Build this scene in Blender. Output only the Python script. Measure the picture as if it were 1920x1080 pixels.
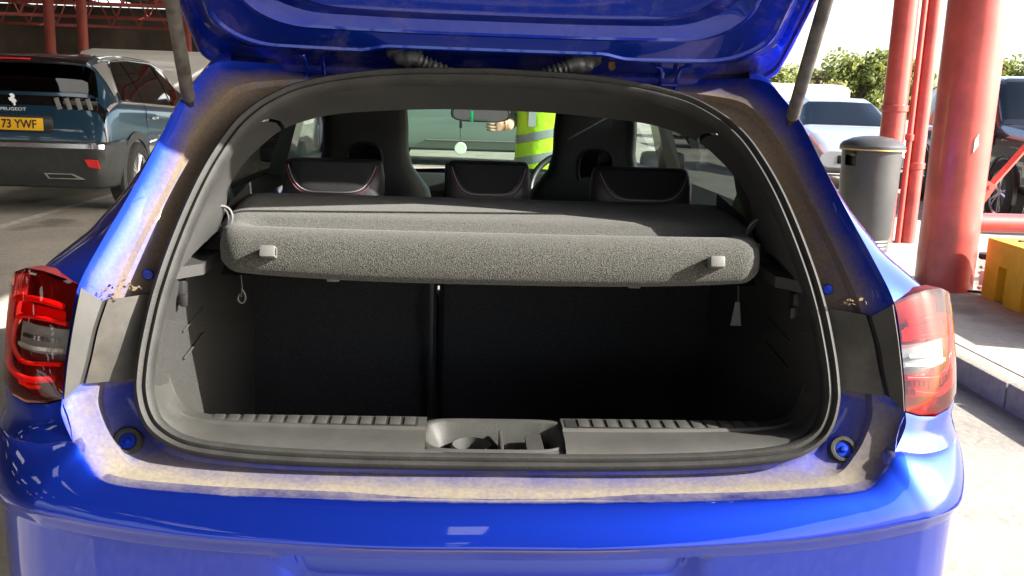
import bpy, bmesh, math, random
from mathutils import Vector, Matrix
R = math.radians
random.seed(7)
for o in list(bpy.data.objects): bpy.data.objects.remove(o, do_unlink=True)
scn = bpy.context.scene
C = scn.collection

# ------------------------------------------------------------------ camera
YAW, PITCH, ROLL = R(3.369), R(11.486), R(1.901)
CAMPOS = Vector((-.065, -1.3935, 1.3164))
camd = bpy.data.cameras.new('camera'); cam = bpy.data.objects.new('camera', camd); C.objects.link(cam)
camd.sensor_fit = 'HORIZONTAL'; camd.angle = 2 * math.atan(960 / 1770.5)
camd.clip_start = .05; camd.clip_end = 2000
fwd = Vector((math.sin(YAW) * math.cos(PITCH), math.cos(YAW) * math.cos(PITCH), -math.sin(PITCH)))
r0 = Vector((math.cos(YAW), -math.sin(YAW), 0)); u0 = r0.cross(fwd)
rr = r0 * math.cos(ROLL) + u0 * math.sin(ROLL); uu = -r0 * math.sin(ROLL) + u0 * math.cos(ROLL)
M = Matrix((rr, uu, -fwd)).transposed().to_4x4(); M.translation = CAMPOS
cam.matrix_world = M
scn.camera = cam

# ------------------------------------------------------------------ sky, sun, exposure
SUN_AZ, SUN_EL = 106.0, 30.0          # azimuth clockwise from +Y (into the car)
w = bpy.data.worlds.new('World'); scn.world = w; w.use_nodes = True
nt = w.node_tree; nt.nodes.clear()
sky = nt.nodes.new('ShaderNodeTexSky'); sky.sky_type = 'NISHITA'; sky.sun_disc = False
sky.sun_elevation = R(SUN_EL); sky.sun_rotation = R(SUN_AZ); sky.air_density = 1.0; sky.dust_density = 2.4
bg = nt.nodes.new('ShaderNodeBackground'); bg.inputs[1].default_value = .125
out = nt.nodes.new('ShaderNodeOutputWorld')
nt.links.new(sky.outputs[0], bg.inputs[0]); nt.links.new(bg.outputs[0], out.inputs[0])
sd = bpy.data.lights.new('sun', 'SUN'); sd.energy = 5.0; sd.angle = R(.55); sd.color = (1, .955, .87)
sun = bpy.data.objects.new('sun', sd); C.objects.link(sun)
sv = Vector((math.sin(R(SUN_AZ)) * math.cos(R(SUN_EL)), math.cos(R(SUN_AZ)) * math.cos(R(SUN_EL)), math.sin(R(SUN_EL))))
sun.rotation_euler = sv.to_track_quat('Z', 'Y').to_euler(); sun.location = sv * 30
scn.view_settings.view_transform = 'Standard'; scn.view_settings.look = 'None'
scn.view_settings.exposure = 2.1; scn.view_settings.gamma = 1
scn.render.engine = 'CYCLES'
scn.cycles.max_bounces = 8; scn.cycles.transparent_max_bounces = 12

# ------------------------------------------------------------------ materials
MATS = {}
def nodes(m): return m.node_tree.nodes, m.node_tree.links
def pmat(name, col, rough=.5, metal=0., coat=0., coat_rough=.04, var=.0, vscale=6., bump=0., bscale=60., spec=.5, rvar=0., sheen=0., col2=None, detail=4.):
    if name in MATS: return MATS[name]
    m = bpy.data.materials.new(name); m.use_nodes = True; MATS[name] = m
    N, L = nodes(m); b = N['Principled BSDF']
    b.inputs['Base Color'].default_value = (*col, 1); b.inputs['Roughness'].default_value = rough
    b.inputs['Metallic'].default_value = metal; b.inputs['Coat Weight'].default_value = coat
    b.inputs['Coat Roughness'].default_value = coat_rough; b.inputs['Specular IOR Level'].default_value = spec
    if sheen: b.inputs['Sheen Weight'].default_value = sheen
    tc = N.new('ShaderNodeTexCoord')
    if var > 0 or col2 or rvar:
        n = N.new('ShaderNodeTexNoise'); n.inputs['Scale'].default_value = vscale; n.inputs['Detail'].default_value = detail; n.inputs['Roughness'].default_value = .62
        L.new(tc.outputs['Object'], n.inputs['Vector'])
        if var > 0 or col2:
            r = N.new('ShaderNodeValToRGB'); r.color_ramp.elements[0].position = .32; r.color_ramp.elements[1].position = .68
            a = [c * (1 - var) for c in col]; c2 = col2 or [min(1, c * (1 + var)) for c in col]
            r.color_ramp.elements[0].color = (*a, 1); r.color_ramp.elements[1].color = (*c2, 1)
            L.new(n.outputs['Fac'], r.inputs['Fac']); L.new(r.outputs[0], b.inputs['Base Color'])
        if rvar:
            mr = N.new('ShaderNodeMapRange'); mr.inputs['To Min'].default_value = max(0, rough - rvar); mr.inputs['To Max'].default_value = min(1, rough + rvar)
            L.new(n.outputs['Fac'], mr.inputs['Value']); L.new(mr.outputs[0], b.inputs['Roughness'])
    if bump:
        n2 = N.new('ShaderNodeTexNoise'); n2.inputs['Scale'].default_value = bscale; n2.inputs['Detail'].default_value = 3
        L.new(tc.outputs['Object'], n2.inputs['Vector'])
        bp = N.new('ShaderNodeBump'); bp.inputs['Strength'].default_value = bump; bp.inputs['Distance'].default_value = .01
        L.new(n2.outputs['Fac'], bp.inputs['Height']); L.new(bp.outputs[0], b.inputs['Normal'])
    return m

BLUE = (.0028, .026, .36)
def paint(name, col, metal=.6, rough=.36, dust=.0, dustcol=(.30, .26, .20), coat=1., cior=1.5):
    """metallic clear-coated paint; fine flakes; optional dust driven by noise and the mesh attribute 'dirt'"""
    m = bpy.data.materials.new(name); m.use_nodes = True; MATS[name] = m
    N, L = nodes(m); b = N['Principled BSDF']
    b.inputs['Coat Weight'].default_value = coat; b.inputs['Coat Roughness'].default_value = .025; b.inputs['Coat IOR'].default_value = cior
    tc = N.new('ShaderNodeTexCoord')
    fl = N.new('ShaderNodeTexNoise'); fl.inputs['Scale'].default_value = 900; fl.inputs['Detail'].default_value = 1
    L.new(tc.outputs['Object'], fl.inputs['Vector'])
    fr = N.new('ShaderNodeMapRange'); fr.inputs['To Min'].default_value = rough - .06; fr.inputs['To Max'].default_value = rough + .06
    L.new(fl.outputs['Fac'], fr.inputs['Value'])
    b.inputs['Base Color'].default_value = (*col, 1); b.inputs['Metallic'].default_value = metal
    L.new(fr.outputs[0], b.inputs['Roughness'])
    if dust is not None:
        at = N.new('ShaderNodeAttribute'); at.attribute_name = 'dirt'
        n1 = N.new('ShaderNodeTexNoise'); n1.inputs['Scale'].default_value = 9; n1.inputs['Detail'].default_value = 9; n1.inputs['Roughness'].default_value = .72
        n2 = N.new('ShaderNodeTexNoise'); n2.inputs['Scale'].default_value = 140; n2.inputs['Detail'].default_value = 4
        L.new(tc.outputs['Object'], n1.inputs['Vector']); L.new(tc.outputs['Object'], n2.inputs['Vector'])
        a1 = N.new('ShaderNodeMath'); a1.operation = 'MULTIPLY_ADD'; a1.inputs[1].default_value = 1.0; a1.inputs[2].default_value = -.54
        L.new(n1.outputs['Fac'], a1.inputs[0])
        a2 = N.new('ShaderNodeMath'); a2.operation = 'MULTIPLY_ADD'; a2.inputs[1].default_value = .14; L.new(n2.outputs['Fac'], a2.inputs[0]); L.new(a1.outputs[0], a2.inputs[2])
        a3 = N.new('ShaderNodeMath'); a3.operation = 'MULTIPLY_ADD'; a3.inputs[1].default_value = 1.25
        L.new(at.outputs['Fac'], a3.inputs[0]); L.new(a2.outputs[0], a3.inputs[2])
        a5 = N.new('ShaderNodeMath'); a5.operation = 'ADD'; a5.use_clamp = True; a5.inputs[1].default_value = -.24 + dust
        L.new(a3.outputs[0], a5.inputs[0])
        a4 = N.new('ShaderNodeMath'); a4.operation = 'MULTIPLY'; a4.inputs[1].default_value = .97; L.new(a5.outputs[0], a4.inputs[0])
        d = N.new('ShaderNodeBsdfPrincipled'); d.inputs['Roughness'].default_value = .9
        cr = N.new('ShaderNodeValToRGB'); cr.color_ramp.elements[0].position = .35; cr.color_ramp.elements[1].position = .68
        cr.color_ramp.elements[0].color = (*[c * .78 for c in dustcol], 1); cr.color_ramp.elements[1].color = (*dustcol, 1)
        L.new(n2.outputs['Fac'], cr.inputs['Fac'])
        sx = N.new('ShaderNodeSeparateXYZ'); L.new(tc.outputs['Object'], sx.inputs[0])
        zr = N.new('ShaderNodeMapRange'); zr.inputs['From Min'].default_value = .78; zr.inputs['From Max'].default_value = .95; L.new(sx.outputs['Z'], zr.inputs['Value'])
        mud_and_shade = N.new('ShaderNodeMix'); mud_and_shade.data_type = 'RGBA'; mud_and_shade.blend_type = 'MULTIPLY'; mud_and_shade.inputs['B'].default_value = (.92, .80, .64, 1)  # browner dirt higher up; its darker tone also paints the pillars' shade
        L.new(zr.outputs[0], mud_and_shade.inputs['Factor']); L.new(cr.outputs[0], mud_and_shade.inputs['A']); L.new(mud_and_shade.outputs['Result'], d.inputs['Base Color'])
        mx = N.new('ShaderNodeMixShader'); L.new(a4.outputs[0], mx.inputs[0]); L.new(b.outputs[0], mx.inputs[1]); L.new(d.outputs[0], mx.inputs[2])
        L.new(mx.outputs[0], N['Material Output'].inputs['Surface'])
    return m
paint('blue_paint', BLUE, .95, .47, -.27, cior=1.52)
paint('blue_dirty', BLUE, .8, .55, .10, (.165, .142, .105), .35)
paint('teal_paint', (.003, .036, .075), .3, .3, None)
paint('silver_paint', (.62, .63, .64), .7, .3, None)
paint('white_paint', (.74, .75, .75), .0, .35, None)
paint('black_paint', (.012, .010, .012), .2, .3, None)
paint('grey_paint', (.12, .17, .155), .1, .35, None)
pmat('rubber', (.018, .018, .017), .66, var=.3, vscale=20, bump=.12, bscale=240, spec=.35)
pmat('strut_black', (.075, .068, .058), .6, var=.5, vscale=35, spec=.5, detail=6)
pmat('trim_plastic', (.027, .027, .0265), .55, var=.1, vscale=8, bump=.1, bscale=700)
pmat('trim_dark', (.014, .014, .015), .5, var=.12, vscale=8, bump=.08, bscale=700)
pmat('sill_plastic', (.030, .030, .0275), .6, var=.22, vscale=14, bump=.14, bscale=500, detail=7)
pmat('dusty_plastic', (.027, .025, .022), .62, col2=(.056, .050, .041), var=.35, vscale=16, bump=.03, bscale=300, detail=9)
pmat('cover_plastic', (.026, .0255, .024), .5, var=.22, vscale=20, bump=.02, bscale=400, detail=7)
pmat('carpet', (.007, .007, .007), .95, col2=(.034, .034, .031), var=.5, vscale=600, bump=.5, bscale=600, detail=2)
pmat('shelf_felt', (.004, .004, .0038), .95, col2=(.072, .072, .063), var=.6, vscale=480, bump=.4, bscale=480, sheen=.1, detail=2)
pmat('lit_leather', (.03, .029, .034), .45, var=.15, vscale=40, bump=.08, bscale=220)  # paler copy of the seat leather, the light on the headrests in its colour
pmat('boot_carpet', (.009, .009, .0105), .95, col2=(.036, .036, .042), var=.4, vscale=420, bump=.5, bscale=420, detail=2)
pmat('seat_fabric', (.010, .010, .012), .85, var=.3, vscale=200, bump=.2, bscale=500)
pmat('seat_leather', (.014, .014, .017), .42, var=.15, vscale=40, bump=.12, bscale=220)
pmat('stitch_pale', (.26, .23, .24), .7, var=.1)
pmat('stitch_red', (.16, .035, .045), .7, var=.1)
pmat('grey_plastic', (.11, .11, .105), .5, var=.08)
pmat('cord', (.07, .07, .068), .6, var=.2, vscale=300)
pmat('card', (.42, .45, .43), .7, var=.15, vscale=60)
pmat('mirror_dark', (.10, .11, .11), .05, metal=1, var=.05)
pmat('lamp_grey', (.20, .19, .19), .2, var=.1)
pmat('chrome', (.75, .75, .76), .12, metal=1, var=.03)
pmat('steel', (.12, .115, .10), .4, metal=1, var=.2, vscale=60)
pmat('tyre', (.022, .022, .022), .85, var=.25, vscale=30)
pmat('rim_alloy', (.62, .62, .63), .25, metal=.9, var=.05)
pmat('rim_dark', (.02, .02, .022), .4, var=.05)
pmat('car_black', (.012, .012, .013), .3, var=.2, coat=.4)
pmat('cladding', (.026, .029, .031), .62, var=.18, vscale=12, bump=.1, bscale=300)
pmat('gloss_black', (.006, .006, .007), .08, var=.1)
pmat('plate_yellow', (.83, .46, .012), .45, var=.05)
pmat('plate_white', (.8, .8, .78), .45, var=.05)
pmat('ink', (.012, .012, .013), .6, var=.1)
pmat('red_reflector', (.62, .012, .012), .2, var=.1)
pmat('lamp_housing', (.11, .005, .008), .3, var=.35, vscale=30, coat=.5)
pmat('lamp_dark', (.09, .005, .007), .35, var=.3, vscale=40)
pmat('lamp_guide', (.62, .08, .075), .25, var=.12, vscale=40)
pmat('lamp_clear', (.5, .46, .45), .14, metal=.5, var=.12, vscale=30)
pmat('lamp_amber', (.75, .16, .015), .25, var=.1)
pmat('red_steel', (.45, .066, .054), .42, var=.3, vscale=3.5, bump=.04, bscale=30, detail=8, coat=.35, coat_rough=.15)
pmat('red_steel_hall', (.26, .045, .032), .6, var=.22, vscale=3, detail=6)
pmat('bin_plastic', (.042, .044, .046), .45, var=.12, vscale=9, bump=.05, bscale=200, detail=6)
pmat('gold', (.65, .48, .18), .4, metal=.5, var=.1)
pmat('yellow_plastic', (.72, .38, .012), .5, var=.14, vscale=8, detail=7, bump=.04, bscale=80)
pmat('hivis', (.52, .86, .03), .75, var=.08, vscale=14, bump=.3, bscale=18)
pmat('tape', (.38, .42, .42), .35, metal=.3, var=.08, vscale=60)
pmat('skin', (.62, .36, .25), .5, var=.08, vscale=20)
pmat('sweater', (.16, .19, .21), .85, var=.15, vscale=60, bump=.2, bscale=200)
pmat('trousers', (.02, .022, .03), .85, var=.2, vscale=40)
pmat('hair', (.05, .032, .02), .7, var=.3, vscale=90)
pmat('boot', (.025, .02, .016), .6, var=.2)
pmat('eye', (.75, .75, .74), .2, var=.02)
pmat('deck', (.075, .058, .043), .8, var=.3, vscale=.7, detail=5)
pmat('wall_brown', (.085, .062, .045), .85, var=.3, vscale=.8, detail=6)
pmat('dark_print', (.05, .055, .06), .6, var=.1)
pmat('debris_brown', (.10, .07, .04), .9, var=.4, vscale=150)
pmat('dry_leaf', (.22, .12, .05), .8, var=.3, vscale=200)
pmat('label_red', (.45, .06, .08), .6, var=.1)
pmat('label_green', (.10, .25, .08), .6, var=.1)
pmat('bark', (.09, .065, .045), .9, var=.3, vscale=6, bump=.4, bscale=20)
pmat('green_tag', (.0, .35, .13), .4, var=.05)
pmat('freshener', (.75, .8, .72), .4, var=.04)

def concrete(name, a, b, crack=True):
    m = bpy.data.materials.new(name); m.use_nodes = True; MATS[name] = m
    N, L = nodes(m); p = N['Principled BSDF']; p.inputs['Roughness'].default_value = .82
    tc = N.new('ShaderNodeTexCoord')
    n1 = N.new('ShaderNodeTexNoise'); n1.inputs['Scale'].default_value = .55; n1.inputs['Detail'].default_value = 9; n1.inputs['Roughness'].default_value = .66
    n2 = N.new('ShaderNodeTexNoise'); n2.inputs['Scale'].default_value = 28; n2.inputs['Detail'].default_value = 6
    for n in (n1, n2): L.new(tc.outputs['Object'], n.inputs['Vector'])
    r = N.new('ShaderNodeValToRGB'); r.color_ramp.elements[0].position = .36; r.color_ramp.elements[1].position = .62
    r.color_ramp.elements[0].color = (*a, 1); r.color_ramp.elements[1].color = (*b, 1)
    L.new(n1.outputs['Fac'], r.inputs['Fac'])
    mix = N.new('ShaderNodeMix'); mix.data_type = 'RGBA'; mix.blend_type = 'MULTIPLY'; mix.inputs['Factor'].default_value = .32
    r2 = N.new('ShaderNodeValToRGB'); r2.color_ramp.elements[0].position = .3; r2.color_ramp.elements[0].color = (.45, .45, .45, 1); r2.color_ramp.elements[1].position = .6
    L.new(n2.outputs['Fac'], r2.inputs['Fac'])
    L.new(r.outputs[0], mix.inputs['A']); L.new(r2.outputs[0], mix.inputs['B'])
    # oil stains
    n3 = N.new('ShaderNodeTexNoise'); n3.inputs['Scale'].default_value = 1.1; n3.inputs['Detail'].default_value = 4; L.new(tc.outputs['Object'], n3.inputs['Vector'])
    r3 = N.new('ShaderNodeValToRGB'); r3.color_ramp.elements[0].position = .60; r3.color_ramp.elements[1].position = .70
    r3.color_ramp.elements[0].color = (1, 1, 1, 1); r3.color_ramp.elements[1].color = (.42, .41, .40, 1)
    L.new(n3.outputs['Fac'], r3.inputs['Fac'])
    mix2 = N.new('ShaderNodeMix'); mix2.data_type = 'RGBA'; mix2.blend_type = 'MULTIPLY'; mix2.inputs['Factor'].default_value = .9
    L.new(mix.outputs['Result'], mix2.inputs['A']); L.new(r3.outputs[0], mix2.inputs['B'])
    L.new(mix2.outputs['Result'], p.inputs['Base Color'])
    bp = N.new('ShaderNodeBump'); bp.inputs['Strength'].default_value = .25; bp.inputs['Distance'].default_value = .02
    L.new(n2.outputs['Fac'], bp.inputs['Height']); L.new(bp.outputs[0], p.inputs['Normal'])
    return m
concrete('concrete_floor', (.19, .175, .15), (.32, .295, .255))
concrete('hall_concrete', (.33, .30, .25), (.50, .46, .39))
concrete('pavement', (.24, .225, .20), (.36, .34, .30))
concrete('kerb_stone', (.22, .20, .17), (.32, .29, .25))
pmat('line_paint', (.55, .53, .47), .8, var=.3, vscale=9, detail=8)

def glass(name, tint, refl_rough=.02):
    m = bpy.data.materials.new(name); m.use_nodes = True; MATS[name] = m
    N, L = nodes(m); N.remove(N['Principled BSDF'])
    t = N.new('ShaderNodeBsdfTransparent'); t.inputs[0].default_value = (*tint, 1)
    g = N.new('ShaderNodeBsdfGlossy'); g.inputs['Roughness'].default_value = refl_rough; g.inputs['Color'].default_value = (1, 1, 1, 1)
    ge = N.new('ShaderNodeNewGeometry'); dt = N.new('ShaderNodeVectorMath'); dt.operation = 'DOT_PRODUCT'
    L.new(ge.outputs['Normal'], dt.inputs[0]); L.new(ge.outputs['Incoming'], dt.inputs[1])
    ab = N.new('ShaderNodeMath'); ab.operation = 'ABSOLUTE'; L.new(dt.outputs['Value'], ab.inputs[0])
    iv = N.new('ShaderNodeMath'); iv.operation = 'SUBTRACT'; iv.inputs[0].default_value = 1; L.new(ab.outputs[0], iv.inputs[1])
    pw = N.new('ShaderNodeMath'); pw.operation = 'POWER'; pw.inputs[1].default_value = 5; L.new(iv.outputs[0], pw.inputs[0])
    f = N.new('ShaderNodeMath'); f.operation = 'MULTIPLY_ADD'; f.inputs[1].default_value = .95; f.inputs[2].default_value = .045; L.new(pw.outputs[0], f.inputs[0])   # Schlick, same from both sides
    mx = N.new('ShaderNodeMixShader'); L.new(f.outputs[0], mx.inputs[0]); L.new(t.outputs[0], mx.inputs[1]); L.new(g.outputs[0], mx.inputs[2])
    L.new(mx.outputs[0], N['Material Output'].inputs['Surface'])
    return m
glass('windscreen_glass', (.55, .72, .64)); glass('side_glass', (.62, .74, .68)); glass('privacy_glass', (.14, .16, .15)); glass('dark_glass', (.07, .08, .08))
glass('bottle_clear', (.88, .9, .88))
glass('lens_red', (.90, .17, .155), .02)
# matt translucent rooflight sheet
m = bpy.data.materials.new('rooflight'); m.use_nodes = True; MATS['rooflight'] = m
N, L = nodes(m); N.remove(N['Principled BSDF'])
t = N.new('ShaderNodeBsdfTranslucent'); t.inputs[0].default_value = (.82, .82, .76, 1)
d = N.new('ShaderNodeBsdfDiffuse'); d.inputs[0].default_value = (.5, .5, .46, 1)
mx = N.new('ShaderNodeMixShader'); mx.inputs[0].default_value = .25
L.new(t.outputs[0], mx.inputs[1]); L.new(d.outputs[0], mx.inputs[2]); L.new(mx.outputs[0], N['Material Output'].inputs['Surface'])
def leafmat(name, a, b):
    m = bpy.data.materials.new(name); m.use_nodes = True; MATS[name] = m
    N, L = nodes(m); p = N['Principled BSDF']; p.inputs['Roughness'].default_value = .6
    oi = N.new('ShaderNodeTexCoord'); n = N.new('ShaderNodeTexNoise'); n.inputs['Scale'].default_value = 1.3; n.inputs['Detail'].default_value = 3
    L.new(oi.outputs['Object'], n.inputs['Vector'])
    r = N.new('ShaderNodeValToRGB'); r.color_ramp.elements[0].position = .35; r.color_ramp.elements[1].position = .65
    r.color_ramp.elements[0].color = (*a, 1); r.color_ramp.elements[1].color = (*b, 1)
    L.new(n.outputs['Fac'], r.inputs['Fac']); L.new(r.outputs[0], p.inputs['Base Color'])
    tr = N.new('ShaderNodeBsdfTranslucent'); L.new(r.outputs[0], tr.inputs[0])
    mx = N.new('ShaderNodeMixShader'); mx.inputs[0].default_value = .35
    L.new(p.outputs[0], mx.inputs[1]); L.new(tr.outputs[0], mx.inputs[2]); L.new(mx.outputs[0], N['Material Output'].inputs['Surface'])
leafmat('leaf_green', (.13, .16, .035), (.27, .29, .075)); leafmat('leaf_olive', (.17, .15, .05), (.32, .28, .10))

# ------------------------------------------------------------------ mesh helpers
def link(o, parent=None):
    C.objects.link(o)
    if parent is not None: o.parent = parent
    return o
def mesh(name, V, F, mat, parent=None, smooth=True, sharp=35, attr=None):
    me = bpy.data.meshes.new(name); me.from_pydata([tuple(v) for v in V], [], F); me.validate(); me.update()
    bm = bmesh.new(); bm.from_mesh(me)
    bmesh.ops.recalc_face_normals(bm, faces=bm.faces)
    bm.to_mesh(me); bm.free()
    mats = mat if isinstance(mat, (list, tuple)) else [mat]
    for k in mats: me.materials.append(MATS[k])
    if smooth:
        me.polygons.foreach_set('use_smooth', [True] * len(me.polygons))
        if sharp: me.set_sharp_from_angle(angle=R(sharp))
    if attr is not None and len(attr) == len(me.vertices):
        a = me.attributes.new('dirt', 'FLOAT', 'POINT'); a.data.foreach_set('value', attr)
    return link(bpy.data.objects.new(name, me), parent)
def empty(name, label=None, cat=None, group=None, loc=(0, 0, 0), rz=0):
    o = bpy.data.objects.new(name, None); o.empty_display_size = .1; o.location = loc; o.rotation_euler = (0, 0, rz); C.objects.link(o)
    return tag(o, label, cat, group)
def tag(o, label=None, cat=None, group=None, kind=None):
    if label: o['label'] = label
    if cat: o['category'] = cat
    if group: o['group'] = group
    if kind: o['kind'] = kind
    return o
def gridfaces(n, m, cu=False, cv=False, off=0):
    F = []
    for i in range(n if cu else n - 1):
        for j in range(m if cv else m - 1):
            F.append((off + i * m + j, off + ((i + 1) % n) * m + j, off + ((i + 1) % n) * m + (j + 1) % m, off + i * m + (j + 1) % m))
    return F
def loft(name, rings, mat, parent=None, cu=False, cv=False, attr=None, sharp=35, cap=False):
    V = [p for r in rings for p in r]; m = len(rings[0])
    F = gridfaces(len(rings), m, cu, cv)
    if cap: F += [tuple(range(m)), tuple((len(rings) - 1) * m + j for j in range(m))]
    return mesh(name, V, F, mat, parent, attr=attr, sharp=sharp)
def cr(P, n):
    """Catmull-Rom through P sampled uniformly in control index, n samples"""
    P = [Vector(p) for p in P]; out = []
    for k in range(n):
        t = k / (n - 1) * (len(P) - 1); i = min(int(t), len(P) - 2); f = t - i
        p0 = P[i - 1] if i > 0 else 2 * P[0] - P[1]; p1, p2 = P[i], P[i + 1]
        p3 = P[i + 2] if i + 2 < len(P) else 2 * P[-1] - P[-2]
        out.append(.5 * ((2 * p1) + (p2 - p0) * f + (2 * p0 - 5 * p1 + 4 * p2 - p3) * f * f + (3 * p1 - p0 - 3 * p2 + p3) * f ** 3))
    return out
def tubeVF(path, rad, n=8, closed=False, off=0, flat=1., cap=True):
    P = [Vector(p) for p in path]; V = []; m = len(P); up = None
    rads = rad if isinstance(rad, (list, tuple)) else [rad] * m
    for i, p in enumerate(P):
        a = P[(i - 1) % m] if (closed or i > 0) else P[0]; b = P[(i + 1) % m] if (closed or i < m - 1) else P[-1]
        t = (b - a).normalized()
        if up is None:
            up = Vector((0, 0, 1)) if abs(t.z) < .9 else Vector((1, 0, 0))
        s = t.cross(up).normalized(); up = s.cross(t).normalized()
        for k in range(n):
            an = 2 * math.pi * k / n
            V.append(p + s * math.cos(an) * rads[i] + up * math.sin(an) * rads[i] * flat)
    F = gridfaces(m, n, closed, True, off)
    if cap and not closed: F += [tuple(off + k for k in range(n)), tuple(off + (m - 1) * n + k for k in range(n))]
    return V, F
def tube(name, path, rad, mat, parent=None, n=8, closed=False, flat=1., sharp=50):
    V, F = tubeVF(path, rad, n, closed, 0, flat); return mesh(name, V, F, mat, parent, sharp=sharp)
def multi(name, pieces, mat, parent=None, sharp=40):
    V = []; F = []
    for v, f in pieces:
        o = len(V); V += list(v); F += [tuple(i + o for i in q) for q in f]
    return mesh(name, V, F, mat, parent, sharp=sharp)
def boxVF(lo, hi, bev=0.):
    bm = bmesh.new(); bmesh.ops.create_cube(bm, size=1)
    lo, hi = Vector(lo), Vector(hi)
    for v in bm.verts: v.co = Vector([(lo[i] + hi[i]) / 2 + v.co[i] * (hi[i] - lo[i]) for i in range(3)])
    if bev: bmesh.ops.bevel(bm, geom=list(bm.edges), offset=bev, segments=2, profile=.6, affect='EDGES')
    bm.verts.index_update(); V = [v.co.copy() for v in bm.verts]; F = [tuple(v.index for v in f.verts) for f in bm.faces]; bm.free()
    return V, F
def box(name, lo, hi, mat, parent=None, bev=0.):
    V, F = boxVF(lo, hi, bev); return mesh(name, V, F, mat, parent, sharp=30)
def xf(VF, M): return [M @ Vector(v) for v in VF[0]], VF[1]
def latheVF(prof, n=24, axis='Z', c=(0, 0, 0)):
    V = []; c = Vector(c)
    for r, h in prof:
        for k in range(n):
            a = 2 * math.pi * k / n; x, y = r * math.cos(a), r * math.sin(a)
            V.append(c + (Vector((x, y, h)) if axis == 'Z' else Vector((h, x, y)) if axis == 'X' else Vector((x, h, y))))
    return V, gridfaces(len(prof), n, False, True)
def lathe(name, prof, mat, parent=None, n=24, axis='Z', c=(0, 0, 0), sharp=35):
    V, F = latheVF(prof, n, axis, c); return mesh(name, V, F, mat, parent, sharp=sharp)
def prism(name, poly, d, mat, parent=None, bev=0):
    """poly: 3D polygon (planar) extruded by vector d"""
    n = len(poly); d = Vector(d); V = [Vector(p) for p in poly] + [Vector(p) + d for p in poly]
    F = [tuple(range(n)), tuple(range(2 * n - 1, n - 1, -1))] + [(i, (i + 1) % n, n + (i + 1) % n, n + i) for i in range(n)]
    return mesh(name, V, F, mat, parent, sharp=30)
def text(name, s, size, mat, parent, M, ext=.002, sx=1., align='LEFT', bold=.0):
    cu = bpy.data.curves.new(name, 'FONT'); cu.body = s; cu.size = size; cu.extrude = ext; cu.align_x = align; cu.offset = bold
    o = bpy.data.objects.new(name, cu); C.objects.link(o); bpy.context.view_layer.update()
    me = bpy.data.meshes.new_from_object(o.evaluated_get(bpy.context.evaluated_depsgraph_get()))
    bpy.data.objects.remove(o); bpy.data.curves.remove(cu)
    me.transform(Matrix.Diagonal((sx, 1, 1, 1))); me.transform(M); me.materials.clear(); me.materials.append(MATS[mat]); me.name = name
    return link(bpy.data.objects.new(name, me), parent)
def copy_tree(o, parent=None):
    c = o.copy(); C.objects.link(c); c.parent = parent
    for ch in list(o.children): copy_tree(ch, c)
    return c
def interp(x, xs, ys):
    if x <= xs[0]: return ys[0]
    for i in range(len(xs) - 1):
        if x <= xs[i + 1]: f = (x - xs[i]) / (xs[i + 1] - xs[i]); return ys[i] * (1 - f) + ys[i + 1] * f
    return ys[-1]
def lerp(a, b, t): return a + (b - a) * t
def mx_(p, s): return Vector((p[0] * s, p[1], p[2]))

# ================================================================== SETTING
KZ = .12                                                     # pavement height above the floor
g = mesh('ground', [(-400, -400, 0), (400, -400, 0), (400, 400, 0), (-400, 400, 0)], [(0, 1, 2, 3)], 'concrete_floor'); tag(g, kind='structure')
g = mesh('hall_floor', [(-33.8, -26, .004), (-1.25, -26, .004), (-1.25, 52, .004), (-33.8, 52, .004)], [(0, 1, 2, 3)], 'hall_concrete'); tag(g, kind='structure')
V, F = boxVF((2.56, -9, -.05), (5.0, 42, KZ)); pv = mesh('pavement', V, F, 'pavement', sharp=30); tag(pv, kind='structure')
for k in range(18):                                          # kerb stones along the pavement edge
    y = -8.4 + k * .915
    box('kerb_stone', (2.42, y, -.05), (2.555, y + .905, KZ + .004 * (k % 2)), 'kerb_stone', pv, .012)
for x0, x1, y0, y1 in ((-4.26, -4.15, 4.5, 13.0), (-1.72, -1.62, 3, 13)):
    ln = mesh('parking_line', [(x0, y0, .008), (x1, y0, .008), (x1, y1, .008), (x0, y1, .008)], [(0, 1, 2, 3)], 'line_paint'); tag(ln, kind='structure')

# ---- steel hall: roof deck with rooflights, lattice trusses, columns, walls
hall = empty('market_hall', 'dark open-sided hall with brown roof deck and red lattice trusses', 'hall')
RX0, RX1, RY0, RY1, RZ = -34.0, 3.75, -26.0, 52.0, 5.3
def nfree(VF, name, mat): return mesh(name, VF[0], VF[1], mat, hall, sharp=30)
cellx = [RX0, -26.5, -24.9, -18.5, -16.9, -11.9, -10.3, -5.6, -4.0, -.10, .22, RX1]
ny = 39; dy = (RY1 - RY0) / ny; V = []; F = []; sky_cells = []
for i in range(len(cellx) - 1):
    for j in range(ny):
        a, b, c0, c1 = cellx[i], cellx[i + 1], RY0 + j * dy, RY0 + (j + 1) * dy
        if i % 2 == 1 and j % 3 == 1: sky_cells.append((a, b, c0, c1)); continue
        o = len(V); V += [(a, c0, RZ), (b, c0, RZ), (b, c1, RZ), (a, c1, RZ)]; F.append((o, o + 1, o + 2, o + 3))
mesh('roof_deck', V, F, 'deck', hall, smooth=False)
for a, b, c0, c1 in sky_cells:
    mesh('rooflight', [(a, c0, RZ + .03), (b, c0, RZ + .03), (b, c1, RZ + .03), (a, c1, RZ + .03)], [(0, 1, 2, 3)], 'rooflight', hall, smooth=False)
nfree(boxVF((RX1 - .12, RY0, 3.95), (RX1, RY1, RZ + .25)), 'sun_cutoff_beam', 'red_steel_hall')  # added out of view; its drop sets how far sun reaches under the roof
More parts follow.
